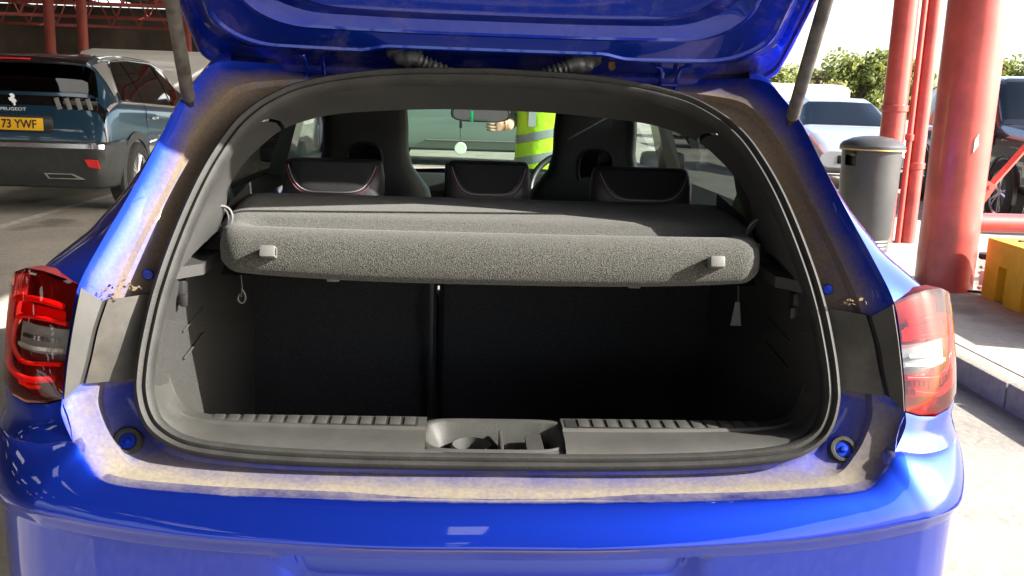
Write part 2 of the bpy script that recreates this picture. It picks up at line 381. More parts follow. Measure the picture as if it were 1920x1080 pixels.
for yy in [31.6 - 6.5 * k for k in range(-2, 9)]:           # lattice trusses across the hall
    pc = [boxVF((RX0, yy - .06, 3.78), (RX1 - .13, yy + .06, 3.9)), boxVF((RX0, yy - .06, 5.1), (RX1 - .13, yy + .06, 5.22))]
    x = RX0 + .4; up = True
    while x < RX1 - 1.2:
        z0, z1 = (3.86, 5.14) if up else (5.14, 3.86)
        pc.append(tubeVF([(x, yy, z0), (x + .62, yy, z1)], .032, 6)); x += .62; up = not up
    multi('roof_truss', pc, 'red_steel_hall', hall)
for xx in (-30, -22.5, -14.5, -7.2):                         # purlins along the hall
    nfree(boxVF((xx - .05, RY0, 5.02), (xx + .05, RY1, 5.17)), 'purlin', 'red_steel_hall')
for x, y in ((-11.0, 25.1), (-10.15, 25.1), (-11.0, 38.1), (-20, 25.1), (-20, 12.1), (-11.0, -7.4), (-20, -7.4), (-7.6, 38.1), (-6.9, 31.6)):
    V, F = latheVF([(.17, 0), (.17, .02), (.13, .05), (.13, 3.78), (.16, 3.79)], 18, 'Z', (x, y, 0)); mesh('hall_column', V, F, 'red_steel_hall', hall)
# walls: brown sheeting, left and end, with a doorway that lets daylight in
for lo, hi in (((RX0, RY0, 0), (RX0 + .15, RY1, RZ)), ((RX0 + .16, RY1 - .15, 0), (-16.6, RY1, RZ - .05)), ((-16.6, RY1 - .15, 2.9), (-12.6, RY1, RZ - .05)), ((-12.6, RY1 - .15, 0), (-2.2, RY1, RZ - .05))):
    nfree(boxVF(lo, hi), 'hall_wall', 'wall_brown')

# ---- large red column and the pipes beside it
def post(name, label, x, y, r, h, z0=KZ, n=32, mat='red_steel', group=None, joint=()):
    prof = [(0, 0), (r, 0), (r, .004)]
    for j in joint: prof += [(r, j - .03), (r + .012, j - .025), (r + .012, j + .025), (r, j + .03)]
    prof += [(r, h), (0, h)]
    e = empty(name, label, 'pipe' if 'pipe' in name else 'column', group, (x, y, z0))
    lathe('shaft', prof, mat, e, n)
    return e
col = post('steel_column', 'thick round red steel column beside the yellow block', 3.262, 4.80, .187, 5.1)
prism('torn_sticker', [(-.02 + .187 * .05, -.189, 1.02), (.012, -.1895, 1.06), (.018, -.1893, .98), (-.012, -.1895, .93)], (0, .003, 0), 'card', col)
a = post('red_pipe', 'widest red pipe, behind the litter bin', 3.79, 6.98, .105, 5.1, joint=(1.2, 3.0)); 
a = post('red_pipe', 'thin red pipe between the two wider red pipes', 3.93, 6.93, .026, 5.1, joint=(.95, 2.2))
a = post('red_pipe', 'medium red pipe nearest the thick red column', 4.035, 6.97, .068, 5.1, joint=(.7, 2.6))

# ---- litter bin
b = empty('litter_bin', 'dark grey round plastic litter bin with domed lid on pavement', 'bin', None, (3.40, 6.47, KZ))
n = 48; prof = [(.205, 0), (.21, .03), (.203, .045), (.212, .06), (.205, .075), (.214, .09), (.208, .105), (.222, .13), (.238, .62), (.238, .72), (.242, .78), (.242, .845)]
V, F = latheVF(prof, n)
def cut(j, k): return j == 9 and (k % 24) in range(19, 24) or j == 9 and (k % 24) in range(7, 12)
F2 = []
for j in range(len(prof) - 1):
    for k in range(n):
        if j in (9, 10) and k % 12 in range(1, 5) and k // 12 in (0, 2): continue
        F2.append((j * n + k, j * n + (k + 1) % n, (j + 1) * n + (k + 1) % n, (j + 1) * n + k))
mesh('body', V, F2, 'bin_plastic', b)
lathe('lid', [(.243, .84), (.262, .845), (.264, .885), (.24, .915), (.16, .95), (.07, .966), (0, .97)], 'bin_plastic', b, n)
lathe('gold_band', [(.2645, .852), (.2675, .853), (.2675, .861), (.2645, .862)], 'gold', b, n)
lathe('liner', [(.19, .02), (.2, .8)], 'car_black', b, 32)

# ---- yellow ballast block with red barrier arm, and litter around it
y = empty('ballast_block', 'yellow plastic ballast block with notches beside the red column', 'block', None, (3.40, 4.56, KZ), R(-4))
blk = []
L0, W0, H0, nd = 1.5, .62, .39, .055
def frame_poly(): pass
# long side (facing the car) carries two forklift notches
pts = [(0, 0), (0, .0)]
segs = [(-1.5, -.62, 0), (-.62, -.50, 1), (-.50, -.29, 0), (-.29, -.18, 1), (-.18, 0, 0)]
pc = []
for s0, s1, notch in segs:
    pc.append(boxVF((.0 if not notch else .05, s0, 0 if not notch else .0), (W0, s1, H0)))
    if notch: pc.append(boxVF((.0, s0, .23), (.0499, s1, H0)))
multi('body', pc, 'yellow_plastic', y)
multi('top_grid', [boxVF((.12, -1.35 + k * .09, H0 + .001), (.5, -1.31 + k * .09, H0 + .008)) for k in range(14)], 'dark_print', y)
bar = empty('barrier_arm', 'red tubular barrier frame with bolted diagonal brace behind the yellow block', 'barrier', None, (3.44, 4.95, KZ))
tube('rail', [(.0, 0, .44), (1.9, .05, .44)], .067, 'red_steel', bar, 16)
V, F = tubeVF([(.02, -.02, .54), (.62, -.02, 1.32)], .026, 4); mesh('brace', V, F, 'red_steel', bar)
prism('gusset', [(-.03, -.055, .5), (.045, -.055, .5), (.165, -.055, .70), (.10, -.055, .735), (.06, -.055, .70)], (0, .014, 0), 'red_steel', bar)
for bx, bz in ((.035, .55), (.075, .62), (.115, .69)):
    lathe('bolt', [(0, -.016), (.016, -.016), (.016, 0)], 'red_steel', bar, 6, 'Y', (bx, -.056, bz))
jar = empty('storage_jar', 'clear plastic jar with dark lid and paper label at the red column foot', 'jar', None, (3.50, 4.70, KZ))
lathe('glass_body', [(0, .002), (.055, .002), (.06, .02), (.06, .20), (.05, .225), (.05, .235)], 'bottle_clear', jar, 20)
lathe('lid', [(.058, .225), (.062, .23), (.062, .262), (0, .264)], 'ink', jar, 20)
V = []; 
for k in range(7):
    an = R(200 + k * 15); V += [(.0615 * math.cos(an), .0615 * math.sin(an), .05), (.0615 * math.cos(an), .0615 * math.sin(an), .15)]
mesh('paper_label', V, gridfaces(7, 2), 'plate_white', jar)
for k in range(9):
    a_ = random.random() * 6.28; box('litter', (.03 * math.cos(a_) - .018, .03 * math.sin(a_) - .018, .012 + k * .021), (.03 * math.cos(a_) + .016, .03 * math.sin(a_) + .016, .028 + k * .021), ('label_red', 'card', 'label_green')[k % 3], jar, .003)
wb = empty('wiper_blade', 'black wiper blade lying on the pavement by the column foot', 'wiper', None, (3.34, 4.66, KZ), R(-58))
tube('blade', [(0, 0, .012), (.1, .012, .02), (.22, .015, .022), (.34, .0, .012)], .011, 'ink', wb, 6, flat=.8)
box('arm_clip', (.13, -.01, .02), (.2, .03, .045), 'ink', wb, .006)
hs = empty('black_hose', 'black curved hose lying on top of the yellow block', 'hose', None, (3.60, 4.40, KZ + .42))
tube('tube_body', cr([(.0, .1, .03), (.1, .02, .0), (.22, -.05, .0), (.36, -.03, .02), (.46, .06, .05)], 24), .014, 'ink', hs, 8)

# ---- trees beyond the car park
def make_tree(name, h, rx, leafmat_, seed, nl=7000):
    rnd = random.Random(seed); e = empty(name)
    pc = [tubeVF(cr([(0, 0, -.3), (.1, .05, h * .25), (-.05, .1, h * .5), (.05, 0, h * .8)], 8), [.26, .24, .2, .17, .14, .1, .07, .04], 8)]
    blobs = []
    for k in range(16):
        a_ = rnd.random() * 6.28; rr_ = rx * (.25 + .6 * rnd.random()); z = h * (.30 + .6 * rnd.random())
        c = Vector((math.cos(a_) * rr_ * (1.2 - z / h * .6), math.sin(a_) * rr_ * (1.2 - z / h * .6), z)); blobs.append((c, rx * (.26 + .26 * rnd.random())))
        pc.append(tubeVF([(0, 0, h * .25 + .2 * rnd.random() * h), c * .6 + Vector((0, 0, h * .15)), c], [.09, .05, .02], 5))
    multi('trunk', pc, 'bark', e)
    V = []; F = []
    for k in range(nl):
        c, rad = rnd.choice(blobs); d = Vector((rnd.gauss(0, 1), rnd.gauss(0, 1), rnd.gauss(0, .8))).normalized() * rad * (.45 + .6 * rnd.random())
        p = c + d; s = .06 + .09 * rnd.random()
        q = Vector((rnd.gauss(0, 1), rnd.gauss(0, 1), rnd.gauss(0, 1))).normalized(); t_ = q.orthogonal().normalized(); b_ = q.cross(t_)
        o = len(V); V += [p - t_ * s * 1.5, p + b_ * s, p + t_ * s * 1.5, p - b_ * s]; F.append((o, o + 1, o + 2, o + 3))
    mesh('crown', V, F, leafmat_, e, smooth=False)
    return e
protos = [make_tree('broadleaf_tree', 5.6, 2.5, 'leaf_green', 1), make_tree('broadleaf_tree', 5.0, 2.3, 'leaf_olive', 2), make_tree('broadleaf_tree', 6.2, 2.9, 'leaf_green', 3)]
spots = [(19.5, 57, 0, .80, 'low pale green tree at far left of the row beyond the car park'), (22.2, 58, 1, .95, 'olive rounded tree rising behind the white vans'),
         (25.3, 59, 2, .98, 'tall bright green tree just left of the red pipes'), (28.6, 60, 0, 1.0, 'green tree partly hidden by the red pipes'),
         (31.5, 58, 1, .95, 'olive tree hidden mostly by the thick red column'), (34.5, 60, 2, 1.0, 'big green tree right of the thick red column'),
         (37.3, 58, 0, 1.08, 'green tree at the right edge above the black car'), (40.5, 60, 1, 1.1, 'olive tree at the far right beyond the black car'), (16.6, 61, 1, .72, 'small olive tree behind the right gas strut')]
used = set()
for x, yy, k, s, lab in spots:
    t_ = protos[k] if k not in used else copy_tree(protos[k]); used.add(k)
    t_.location = (x, yy, 0); t_.rotation_euler = (0, 0, x * 1.7); t_.scale = (s * .85, s * .85, s * .78)
    tag(t_, lab, 'tree', 'trees beyond the car park')
V = []; F = []; rnd = random.Random(5)
for k in range(30000):
    x = 5 + rnd.random() * 75; yy = 66 + rnd.random() * 5; z = rnd.random() * (3.0 + .6 * math.sin(x * .5) + .5 * math.sin(x * 1.7)) ; p = Vector((x, yy, z)); s = .10 + .10 * rnd.random()
    q = Vector((rnd.gauss(0, 1), rnd.gauss(0, 1), rnd.gauss(0, 1))).normalized(); t_ = q.orthogonal().normalized(); b_ = q.cross(t_)
    o = len(V); V += [p - t_ * s * 1.4, p + b_ * s, p + t_ * s * 1.4, p - b_ * s]; F.append((o, o + 1, o + 2, o + 3))
tag(mesh('woodland', V, F, 'leaf_green', None, smooth=False), 'continuous green tree belt along the far edge of the car park', 'woodland', kind='stuff')

# ================================================================== OTHER VEHICLES
def sect(w, wr, zb, belt, roof):
    g_ = max(roof - belt, .01)
    return [(0, zb), (.80 * w, zb), (.94 * w, zb + .05), (w, zb + .22 * (belt - zb)), (w * 1.005, zb + .62 * (belt - zb)), (.985 * w, belt - .07), (.955 * w, belt),
            (lerp(.955 * w, wr, .5), belt + .5 * g_), (wr, roof - .14 * g_), (.86 * wr, roof - .02 * g_), (0, roof)]
class Shell:
    def __init__(s, st): s.st = st
    def row(s, y):
        ys = [q[0] for q in s.st]; return [interp(y, ys, [q[i] for q in s.st]) for i in range(1, 6)]
    def pt(s, y, k, side=1, off=0.):
        w, wr, zb, belt, roof = s.row(y); P = sect(w, wr, zb, belt, roof)
        i = min(int(k), 9); f = k - i; x = lerp(P[i][0], P[i + 1][0], f); z = lerp(P[i][1], P[i + 1][1], f)
        if off:
            a, b = Vector((P[i + 1][0] - P[i][0], P[i + 1][1] - P[i][1])), 1
            a = Vector((a.y, -a.x)).normalized(); x += a.x * off; z += a.y * off
        return Vector((x * side, y, z))
    def body(s, name, mat, parent, res=60):
        ys = sorted(set([q[0] for q in s.st] + [lerp(s.st[0][0], s.st[-1][0], k / res) for k in range(res + 1)]))
        rings = [[s.pt(y, k) for k in range(11)] + [s.pt(y, k, -1) for k in range(9, 0, -1)] for y in ys]
        return loft(name, rings, mat, parent, cv=True, cap=True, sharp=28)
    def patch(s, name, q, mat, parent, side=1, off=.006, n=8, m=6):
        """q = four (y,k) corners a,b,c,d (a->b along y at the bottom, d->c along the top)"""
        rings = []
        for i in range(n + 1):
            u = i / n; r = []
            for j in range(m + 1):
                v = j / m; y = lerp(lerp(q[0][0], q[1][0], u), lerp(q[3][0], q[2][0], u), v); k = lerp(lerp(q[0][1], q[1][1], u), lerp(q[3][1], q[2][1], u), v)
                r.append(s.pt(y, k, side, off))
            rings.append(r)
        return loft(name, rings, mat, parent)
    def cross(s, name, y0, y1, k0, mat, parent, off=.006, n=6, k1=None):
        """patch across the car's middle from side to side between y0 and y1 (screens)"""
        rings = []
        for i in range(n + 1):
            y = lerp(y0, y1, i / n); kk = lerp(k0, k1 if k1 is not None else k0, i / n)
            r = [s.pt(y, lerp(kk, 10, j / 5), 1, off) for j in range(6)] + [s.pt(y, lerp(10, kk, j / 5), -1, off) for j in range(1, 6)]
            rings.append(r)
        o = loft(name, rings, mat, parent); return o
def wheel(parent, x, y, r, side, wd=.2, spokes=5, mat='rim_alloy'):
    e = empty('wheel'); e.parent = parent; e.location = (x, y, r)
    s = side
    lathe('tyre', [(r * .66, -wd / 2 * s), (r * .92, -wd / 2 * s), (r, -wd * .38 * s), (r, wd * .38 * s), (r * .92, wd / 2 * s), (r * .68, wd / 2 * s), (r * .66, wd * .4 * s)], 'tyre', e, 28, 'X')
    lathe('rim_well', [(r * .67, wd * .4 * s), (r * .62, wd * .05 * s), (0, wd * .05 * s)], 'rim_dark', e, 24, 'X')
    pc = [latheVF([(r * .61, wd * .36 * s), (r * .67, wd * .45 * s), (r * .69, wd * .42 * s)], 28, 'X'), latheVF([(0, wd * .36 * s), (r * .13, wd * .36 * s), (r * .15, wd * .28 * s)], 16, 'X')]
    for k in range(spokes):
        for d in (-.16, .16):
            a = 2 * math.pi * k / spokes + d
            pc.append(tubeVF([(wd * .30 * s, r * .1 * math.cos(a - d * .6), r * .1 * math.sin(a - d * .6)), (wd * .36 * s, r * .64 * math.cos(a), r * .64 * math.sin(a))], r * .045, 5))
    multi('rim', pc, mat, e)
    return e
def arch(parent, x, y, r, side, mat, r0=1.08, r1=1.3, well=True):
    if well: lathe('wheel_well', [(0, 0), (r * r0 * 1.02, 0)], 'car_black', parent, 32, 'X', (x + .004 * side, y, r))
    rings = []
    for k in range(25):
        a = R(-14 + 208 * k / 24); ca, sa = math.cos(a), math.sin(a)
        rings.append([Vector((x + h * side, y + ca * q, r + sa * q)) for q, h in ((r * r0, -.02), (r * r0, .022), (r * (r0 + .08), .026), (r * r1, .016), (r * r1, -.02))])
    return loft('arch_trim', rings, mat, parent, sharp=40)

# ---- dark teal SUV seen from behind
suv = empty('parked_suv', 'dark teal SUV with yellow rear plate parked under the hall roof', 'SUV', None, (-4.43, 8.18, 0))
S = Shell([(0, .80, .70, .36, .62, .70), (.03, .86, .75, .31, .80, .93), (.07, .885, .76, .29, .98, 1.10), (.10, .893, .74, .28, 1.04, 1.16), (.20, .90, .71, .26, 1.09, 1.30), (.36, .908, .67, .25, 1.12, 1.475), (.44, .91, .655, .25, 1.12, 1.52), (.75, .915, .64, .24, 1.11, 1.58),
           (1.5, .92, .635, .23, 1.08, 1.62), (2.3, .92, .63, .23, 1.05, 1.61), (2.7, .92, .64, .23, 1.03, 1.52), (3.35, .915, .78, .23, .99, 1.09), (3.9, .90, .76, .24, .92, 1.0), (4.3, .84, .68, .3, .78, .88), (4.44, .74, .6, .38, .62, .7)])
S.body('body', 'teal_paint', suv)
S.cross('rear_window', .135, .36, 7.2, 'dark_glass', suv, .008, k1=7.9)
S.cross('rear_window_backing', .13, .365, 7.15, 'gloss_black', suv, .003, k1=8.0)
# spoiler and brake light
rings = []
for x in [-.66 + 1.32 * k / 20 for k in range(21)]:
    e_ = 1 - (abs(x) / .66) ** 6 * .12; zz = 1.545 - .03 * (x / .66) ** 2
    rings.append([Vector((x, .44, zz + .012)), Vector((x, .27, zz + .005)), Vector((x, .215 + .03 * (1 - e_), zz - .012)), Vector((x, .225 + .03 * (1 - e_), zz - .03)), Vector((x, .37, zz - .035))])
sp = loft('spoiler', rings, 'gloss_black', suv, sharp=40)
box('brake_light', (-.26, .206, 1.515), (.12, .24, 1.53), 'red_reflector', sp, .003)
# black band with claw lamps
S.patch('lamp_band', [(.062, 5.55), (.062, 9.99), (.10, 9.99), (.10, 5.75)], 'gloss_black', suv, 1, .012, 10, 5)
S.patch('lamp_band', [(.062, 5.55), (.062, 9.99), (.10, 9.99), (.10, 5.75)], 'gloss_black', suv, -1, .012, 10, 5)
for side in (1, -1):
    lm = empty('tail_lamp'); lm.parent = suv
    pc = []
    for k in range(4):
        x0 = .44 + k * .10
        pc.append(boxVF((-.022, 0, 0), (.022, .012, .115), .004))
        Mx = Matrix.Translation((side * x0, .050, 1.045)) @ Matrix.Rotation(R(-16) * side, 4, 'Y'); pc[-1] = xf(pc[-1], Mx)
    multi('light_claw', pc, 'lamp_grey', lm)
    box('lamp_glass', (min(side * .47, side * .80), .058, 1.03), (max(side * .47, side * .80), .07, 1.165), 'dark_glass', lm, .005)
    S.patch('side_lamp', [(.13, 5.45), (.40, 5.75), (.36, 6.0), (.13, 6.0)], 'lamp_clear', lm, side, .012)
# side windows, pillars, chrome line
for side in (1, -1):
    S.patch('side_window', [(.55, 6.12), (1.15, 6.08), (1.15, 8.0), (.85, 7.9)], 'dark_glass', suv, side, .01)
    S.patch('side_window', [(1.20, 6.08), (2.15, 6.08), (2.15, 8.0), (1.20, 8.0)], 'dark_glass', suv, side, .01)
    S.patch('side_window', [(2.22, 6.08), (3.15, 6.08), (2.62, 7.9), (2.22, 8.0)], 'dark_glass', suv, side, .01)
    S.patch('window_backing', [(.50, 6.04), (3.2, 6.04), (2.66, 8.02), (.80, 8.02)], 'gloss_black', suv, side, .004, 16)
    pth = [S.pt(lerp(.5, 3.15, k / 14), 6.02, side, .012) for k in range(15)]; tube('chrome_strip', pth, .011, 'chrome', suv, 6)
    pth = [S.pt(y_, k_, side, .014) for y_, k_ in ((.5, 6.05), (.62, 6.9), (.74, 7.6), (.86, 8.05), (1.4, 8.12), (2.2, 8.1), (2.66, 8.0))]; tube('chrome_strip', pth, .010, 'chrome', suv, 6)
    pth = [S.pt(lerp(.62, 2.5, k / 14), 8.35, side, .022 if 0 < k < 14 else .0) for k in range(15)]; tube('roof_rail', pth, .013, 'chrome', suv, 8)
    S.patch('roof_side_panel', [(.42, 6.3), (.62, 6.6), (.80, 8.1), (.42, 8.3)], 'silver_paint', suv, side, .007)
    S.patch('sill_cladding', [(.9, 1.6), (3.6, 1.6), (3.6, 3.1), (.9, 3.1)], 'cladding', suv, side, .012)
    pth = [S.pt(y_, k_, side, .008) for y_, k_ in ((1.18, 3.1), (1.18, 5.0), (1.18, 6.0))]; tube('door_gap', pth, .004, 'ink', suv, 5)
    box('door_handle', (side * .93 - .012, 1.3, .93), (side * .93 + .012, 1.5, .955), 'chrome', suv, .006)
    for yy in (.78, 3.50):
        arch(suv, .915 * side, yy, .355, side, 'cladding'); wheel(suv, .845 * side, yy, .355, side, .22)
# rear bumper
rings = []
for k in range(25):
    t_ = -1 + 2 * k / 24; x = .955 * math.sin(t_ * math.pi / 2); yb = -.06 + .46 * max(0, abs(t_) - .62) ** 2.2 / .38 ** 2.2
    rings.append([Vector((x, yb + .05, .74)), Vector((x * 1.0, yb - .01, .715)), Vector((x, yb - .02, .655)), Vector((x, yb + .0, .60)), Vector((x * .985, yb - .008, .52)), Vector((x * .97, yb + .01, .40)), Vector((x * .94, yb + .06, .30)), Vector((x * .9, yb + .2, .27))])
bmp = loft('rear_bumper', rings, 'cladding', suv, sharp=30)
rings = [[r[0] + Vector((0, -.055, -.006)), r[1] + Vector((0, -.012, .004)), r[2] + Vector((0, -.008, .022))] for r in rings[3:22]]
loft('chrome_bar', rings, 'chrome', bmp)
for side in (1, -1):
    box('fog_lamp', (side * .66 - .1, -.04, .50), (side * .66 + .12, .06, .60), 'cladding', bmp, .01)
    prism('reflector', [(side * .70, -.083, .575), (side * .82, -.078, .57), (side * .835, -.078, .485), (side * .74, -.083, .50)], (0, .06, 0), 'red_reflector', bmp)
    prism('exhaust_trim', [(side * .30, -.068, .43), (side * .58, -.068, .43), (side * .70, -.066, .375), (side * .34, -.068, .375)], (0, .05, 0), 'chrome', bmp)
    prism('exhaust_hole', [(side * .33, -.071, .42), (side * .56, -.071, .42), (side * .63, -.069, .385), (side * .36, -.071, .385)], (0, .03, 0), 'ink', bmp)
# plate, emblem, lettering
pl = empty('number_plate'); pl.parent = suv
box('plate', (-.26, .005, .835), (.29, .016, .955), 'plate_yellow', pl, .003)
box('plate_recess', (-.36, .012, .81), (.38, .04, .985), 'car_black', suv, .01)
text('plate_text', '73 YWF', .115, 'ink', pl, Matrix.Translation((-.105, .003, .857)) @ Matrix.Rotation(R(90), 4, 'X'), .001, .86, bold=.0022)
em = [(-.5, -.9), (-.1, -.75), (-.15, -.3), (-.55, -.1), (-.75, .3), (-.45, .25), (-.3, .5), (-.55, .8), (-.1, .95), (.3, .8), (.42, .45), (.2, .2), (.55, .05), (.75, -.3), (.45, -.35), (.5, -.8), (.15, -.9), (.05, -.35), (-.1, -.55)]
prism('emblem', [(.0 + .055 * a_, .045, 1.125 + .065 * b_) for a_, b_ in em], (0, .006, 0), 'chrome', suv)
text('lettering', 'PEUGEOT', .042, 'chrome', suv, Matrix.Translation((0, .044, 1.022)) @ Matrix.Rotation(R(90), 4, 'X'), .001, 1.35, 'CENTER')
S.patch('tailgate_gap', [(.05, 4.2), (.058, 4.2), (.058, 5.5), (.05, 5.5)], 'ink', suv, 1, .003)

# ---- generic hatchback, van and off-roader for the car park
def simple_car(name, label, cat, loc, rz, st, paintm, wins, ws, rs, wheels, group=None, glassm='dark_glass', r=.31, front=None):
    e = empty(name, label, cat, group, loc, rz); s = Shell(st); s.body('body', paintm, e)
    for side in (1, -1):
        for q in wins: s.patch('side_window', q, glassm, e, side, .008); s.patch('window_backing', [(q[0][0] - .02, q[0][1] - .05), (q[1][0] + .02, q[1][1] - .05), (q[2][0] + .02, q[2][1] + .05), (q[3][0] - .02, q[3][1] + .05)], 'gloss_black', e, side, .004)
        for yy in wheels:
            wx = s.row(yy)[0]; arch(e, wx * side, yy, r, side, 'car_black', 1.06, 1.14); wheel(e, (wx - .06) * side, yy, r, side, .2)
    if ws: s.cross('windscreen', ws[0], ws[1], 7.0, glassm, e, .008, k1=7.6); s.cross('screen_surround', ws[0] + .03, ws[1] - .03, 6.8, 'gloss_black', e, .004, k1=7.4)
    if rs: s.cross('rear_window', rs[0], rs[1], 7.2, glassm, e, .008)
    return e, s
HATCH = [(0, .70, .6, .35, .55, .66), (.06, .80, .66, .28, .8, .93), (.2, .85, .64, .25, .95, 1.12), (.55, .87, .60, .24, .98, 1.42), (1.2, .88, .59, .22, .97, 1.49), (2.0, .88, .59, .22, .95, 1.48), (2.3, .88, .61, .22, .94, 1.42), (3.05, .87, .74, .22, .92, 1.0), (3.6, .85, .72, .24, .80, .90), (3.9, .78, .64, .3, .66, .76), (4.02, .68, .55, .36, .55, .62)]
hwins = [[(.75, 6.12), (1.4, 6.1), (1.4, 8.0), (.95, 7.9)], [(1.48, 6.1), (2.75, 6.1), (2.3, 7.9), (1.48, 8.0)]]
c1, s1 = simple_car('silver_hatchback', 'silver hatchback facing the camera behind the litter bin', 'car', (6.85, 17.5, 0), R(173), HATCH, 'silver_paint', hwins, (3.0, 2.36), (.2, .53), (.62, 3.2))
for side in (1, -1):
    s1.patch('headlight', [(3.55, 5.2), (3.86, 5.2), (3.80, 6.3), (3.42, 6.4)], 'lamp_clear', c1, side, .014)
    box('door_mirror', (side * .98 - .09, 2.62, .98), (side * .98 + .09, 2.74, 1.11), 'silver_paint', c1, .03)
    lathe('fog_lamp', [(0, .0), (.06, .0), (.075, .015)], 'lamp_clear', c1, 16, 'Y', (side * .52, 4.0, .45))
    box('air_intake', (side * .52 - .14, 3.90, .36), (side * .52 + .14, 3.995, .54), 'ink', c1, .02)
box('grille', (-.4, 3.92, .42), (.4, 4.03, .56), 'ink', c1, .02)
OFFR = [(0, .80, .72, .45, .9, 1.0), (.05, .90, .78, .38, 1.05, 1.2), (.3, .95, .76, .36, 1.08, 1.70), (.7, .96, .75, .35, 1.08, 1.78), (2.2, .96, .74, .35, 1.08, 1.79), (2.75, .96, .76, .35, 1.08, 1.74), (3.35, .955, .86, .35, 1.08, 1.18), (4.4, .93, .84, .36, 1.04, 1.10), (4.7, .90, .8, .40, .92, 1.0), (4.78, .86, .76, .45, .8, .9)]
owins = [[(.5, 6.12), (1.15, 6.1), (1.15, 8.0), (.55, 7.9)], [(1.22, 6.1), (2.05, 6.1), (2.05, 8.0), (1.22, 8.0)], [(2.14, 6.1), (3.12, 6.1), (2.72, 7.9), (2.14, 8.0)]]
c2, s2 = simple_car('black_offroader', 'black off-road car parked beyond the red column, cut by the frame', 'car', (7.85, 13.0, 0), R(170.5), OFFR, 'black_paint', owins, (3.34, 2.72), (.08, .28), (.85, 3.78), r=.39)
for side in (1, -1):
    ve = s2.patch('side_vent', [(3.16, 4.6), (3.40, 4.6), (3.40, 5.6), (3.16, 5.6)], 'chrome', c2, side, .012)
    for k in range(3): s2.patch('vent_slat', [(3.19, 4.68 + k * .3), (3.37, 4.68 + k * .3), (3.37, 4.86 + k * .3), (3.19, 4.86 + k * .3)], 'ink', c2, side, .017)
    box('door_mirror', (side * 1.06 - .11, 2.92, 1.07), (side * 1.06 + .11, 3.06, 1.28), 'black_paint', c2, .03)
    tube('chrome_strip', [s2.pt(y_, 6.0, side, .014) for y_ in (.4, 1, 2, 3.1)], .012, 'chrome', c2, 6)
    tube('chrome_strip', [s2.pt(y_, 3.4, side, .014) for y_ in (1.3, 2, 3.0)], .012, 'chrome', c2, 6)
    box('door_handle', (side * .975 - .015, 1.9, .98), (side * .975 + .015, 2.1, 1.01), 'chrome', c2, .006)
VAN = [(0, .86, .80, .35, 1.0, 1.2), (.05, .93, .85, .3, 1.2, 1.88), (.3, .95, .84, .28, 1.2, 1.95), (3.2, .95, .83, .28, 1.18, 1.95), (3.6, .95, .82, .28, 1.15, 1.86), (4.3, .94, .84, .3, 1.08, 1.2), (4.8, .90, .8, .34, .9, 1.0), (4.95, .8, .7, .4, .7, .8)]
vwins = [[(3.25, 6.1), (4.15, 6.1), (3.75, 7.9), (3.25, 8.0)]]
simple_car('white_van', 'white van behind the teal SUV in the hall', 'van', (-8.6, 21.5, .12), R(-90), VAN, 'white_paint', vwins, (4.28, 3.62), None, (.9, 4.0), None, 'dark_glass', .33)
for (x, yy, rz, st, pm, lab, nm) in ((11.2, 27, 95, VAN, 'white_paint', 'white van parked far behind the silver hatchback', 'white_van'), (18.5, 30, 80, HATCH, 'white_paint', 'white car in the far row, right of the white van', 'white_car'),
                                     (9.0, 36, 180, HATCH, 'white_paint', 'white car at the left end of the far row', 'white_car'), (24.5, 34, 100, VAN, 'white_paint', 'white van in the far row near the red pipes', 'white_van'),
                                     (14.5, 40, 170, VAN, 'silver_paint', 'silver van facing the camera in the farthest row', 'silver_van'), (29.5, 33, 85, VAN, 'white_paint', 'white van far right beyond the black car', 'white_van')):
    simple_car(nm, lab, 'van' if 'van' in nm else 'car', (x, yy, 0), R(rz), st, pm, vwins if st is VAN else hwins, (4.28, 3.62) if st is VAN else (3.0, 2.36), None, (.9, 4.0) if st is VAN else (.62, 3.2), 'vehicles in the far car park rows')
# grey-green box van seen through the blue car's windscreen
gv, gs = simple_car('grey_van', 'grey-green van seen through the windscreen of the blue hatchback', 'van', (2.6, 17.2, 0), R(90), VAN, 'grey_paint', [], (4.28, 3.62), None, (.9, 4.0), None, 'dark_glass', .33)
for k in range(14): gs.patch('vent_slot', [(.5 + k * .2, 4.9), (.64 + k * .2, 4.9), (.64 + k * .2, 5.25), (.5 + k * .2, 5.25)], 'ink', gv, 1, .012); 
for k in range(14): gs.patch('vent_slot', [(.5 + k * .2, 4.9), (.64 + k * .2, 4.9), (.64 + k * .2, 5.25), (.5 + k * .2, 5.25)], 'ink', gv, -1, .012)
for side in (1, -1): tube('rub_strip', [gs.pt(y_, 3.0, side, .012) for y_ in (.4, 1.5, 3.3)], .02, 'grey_plastic', gv, 6)

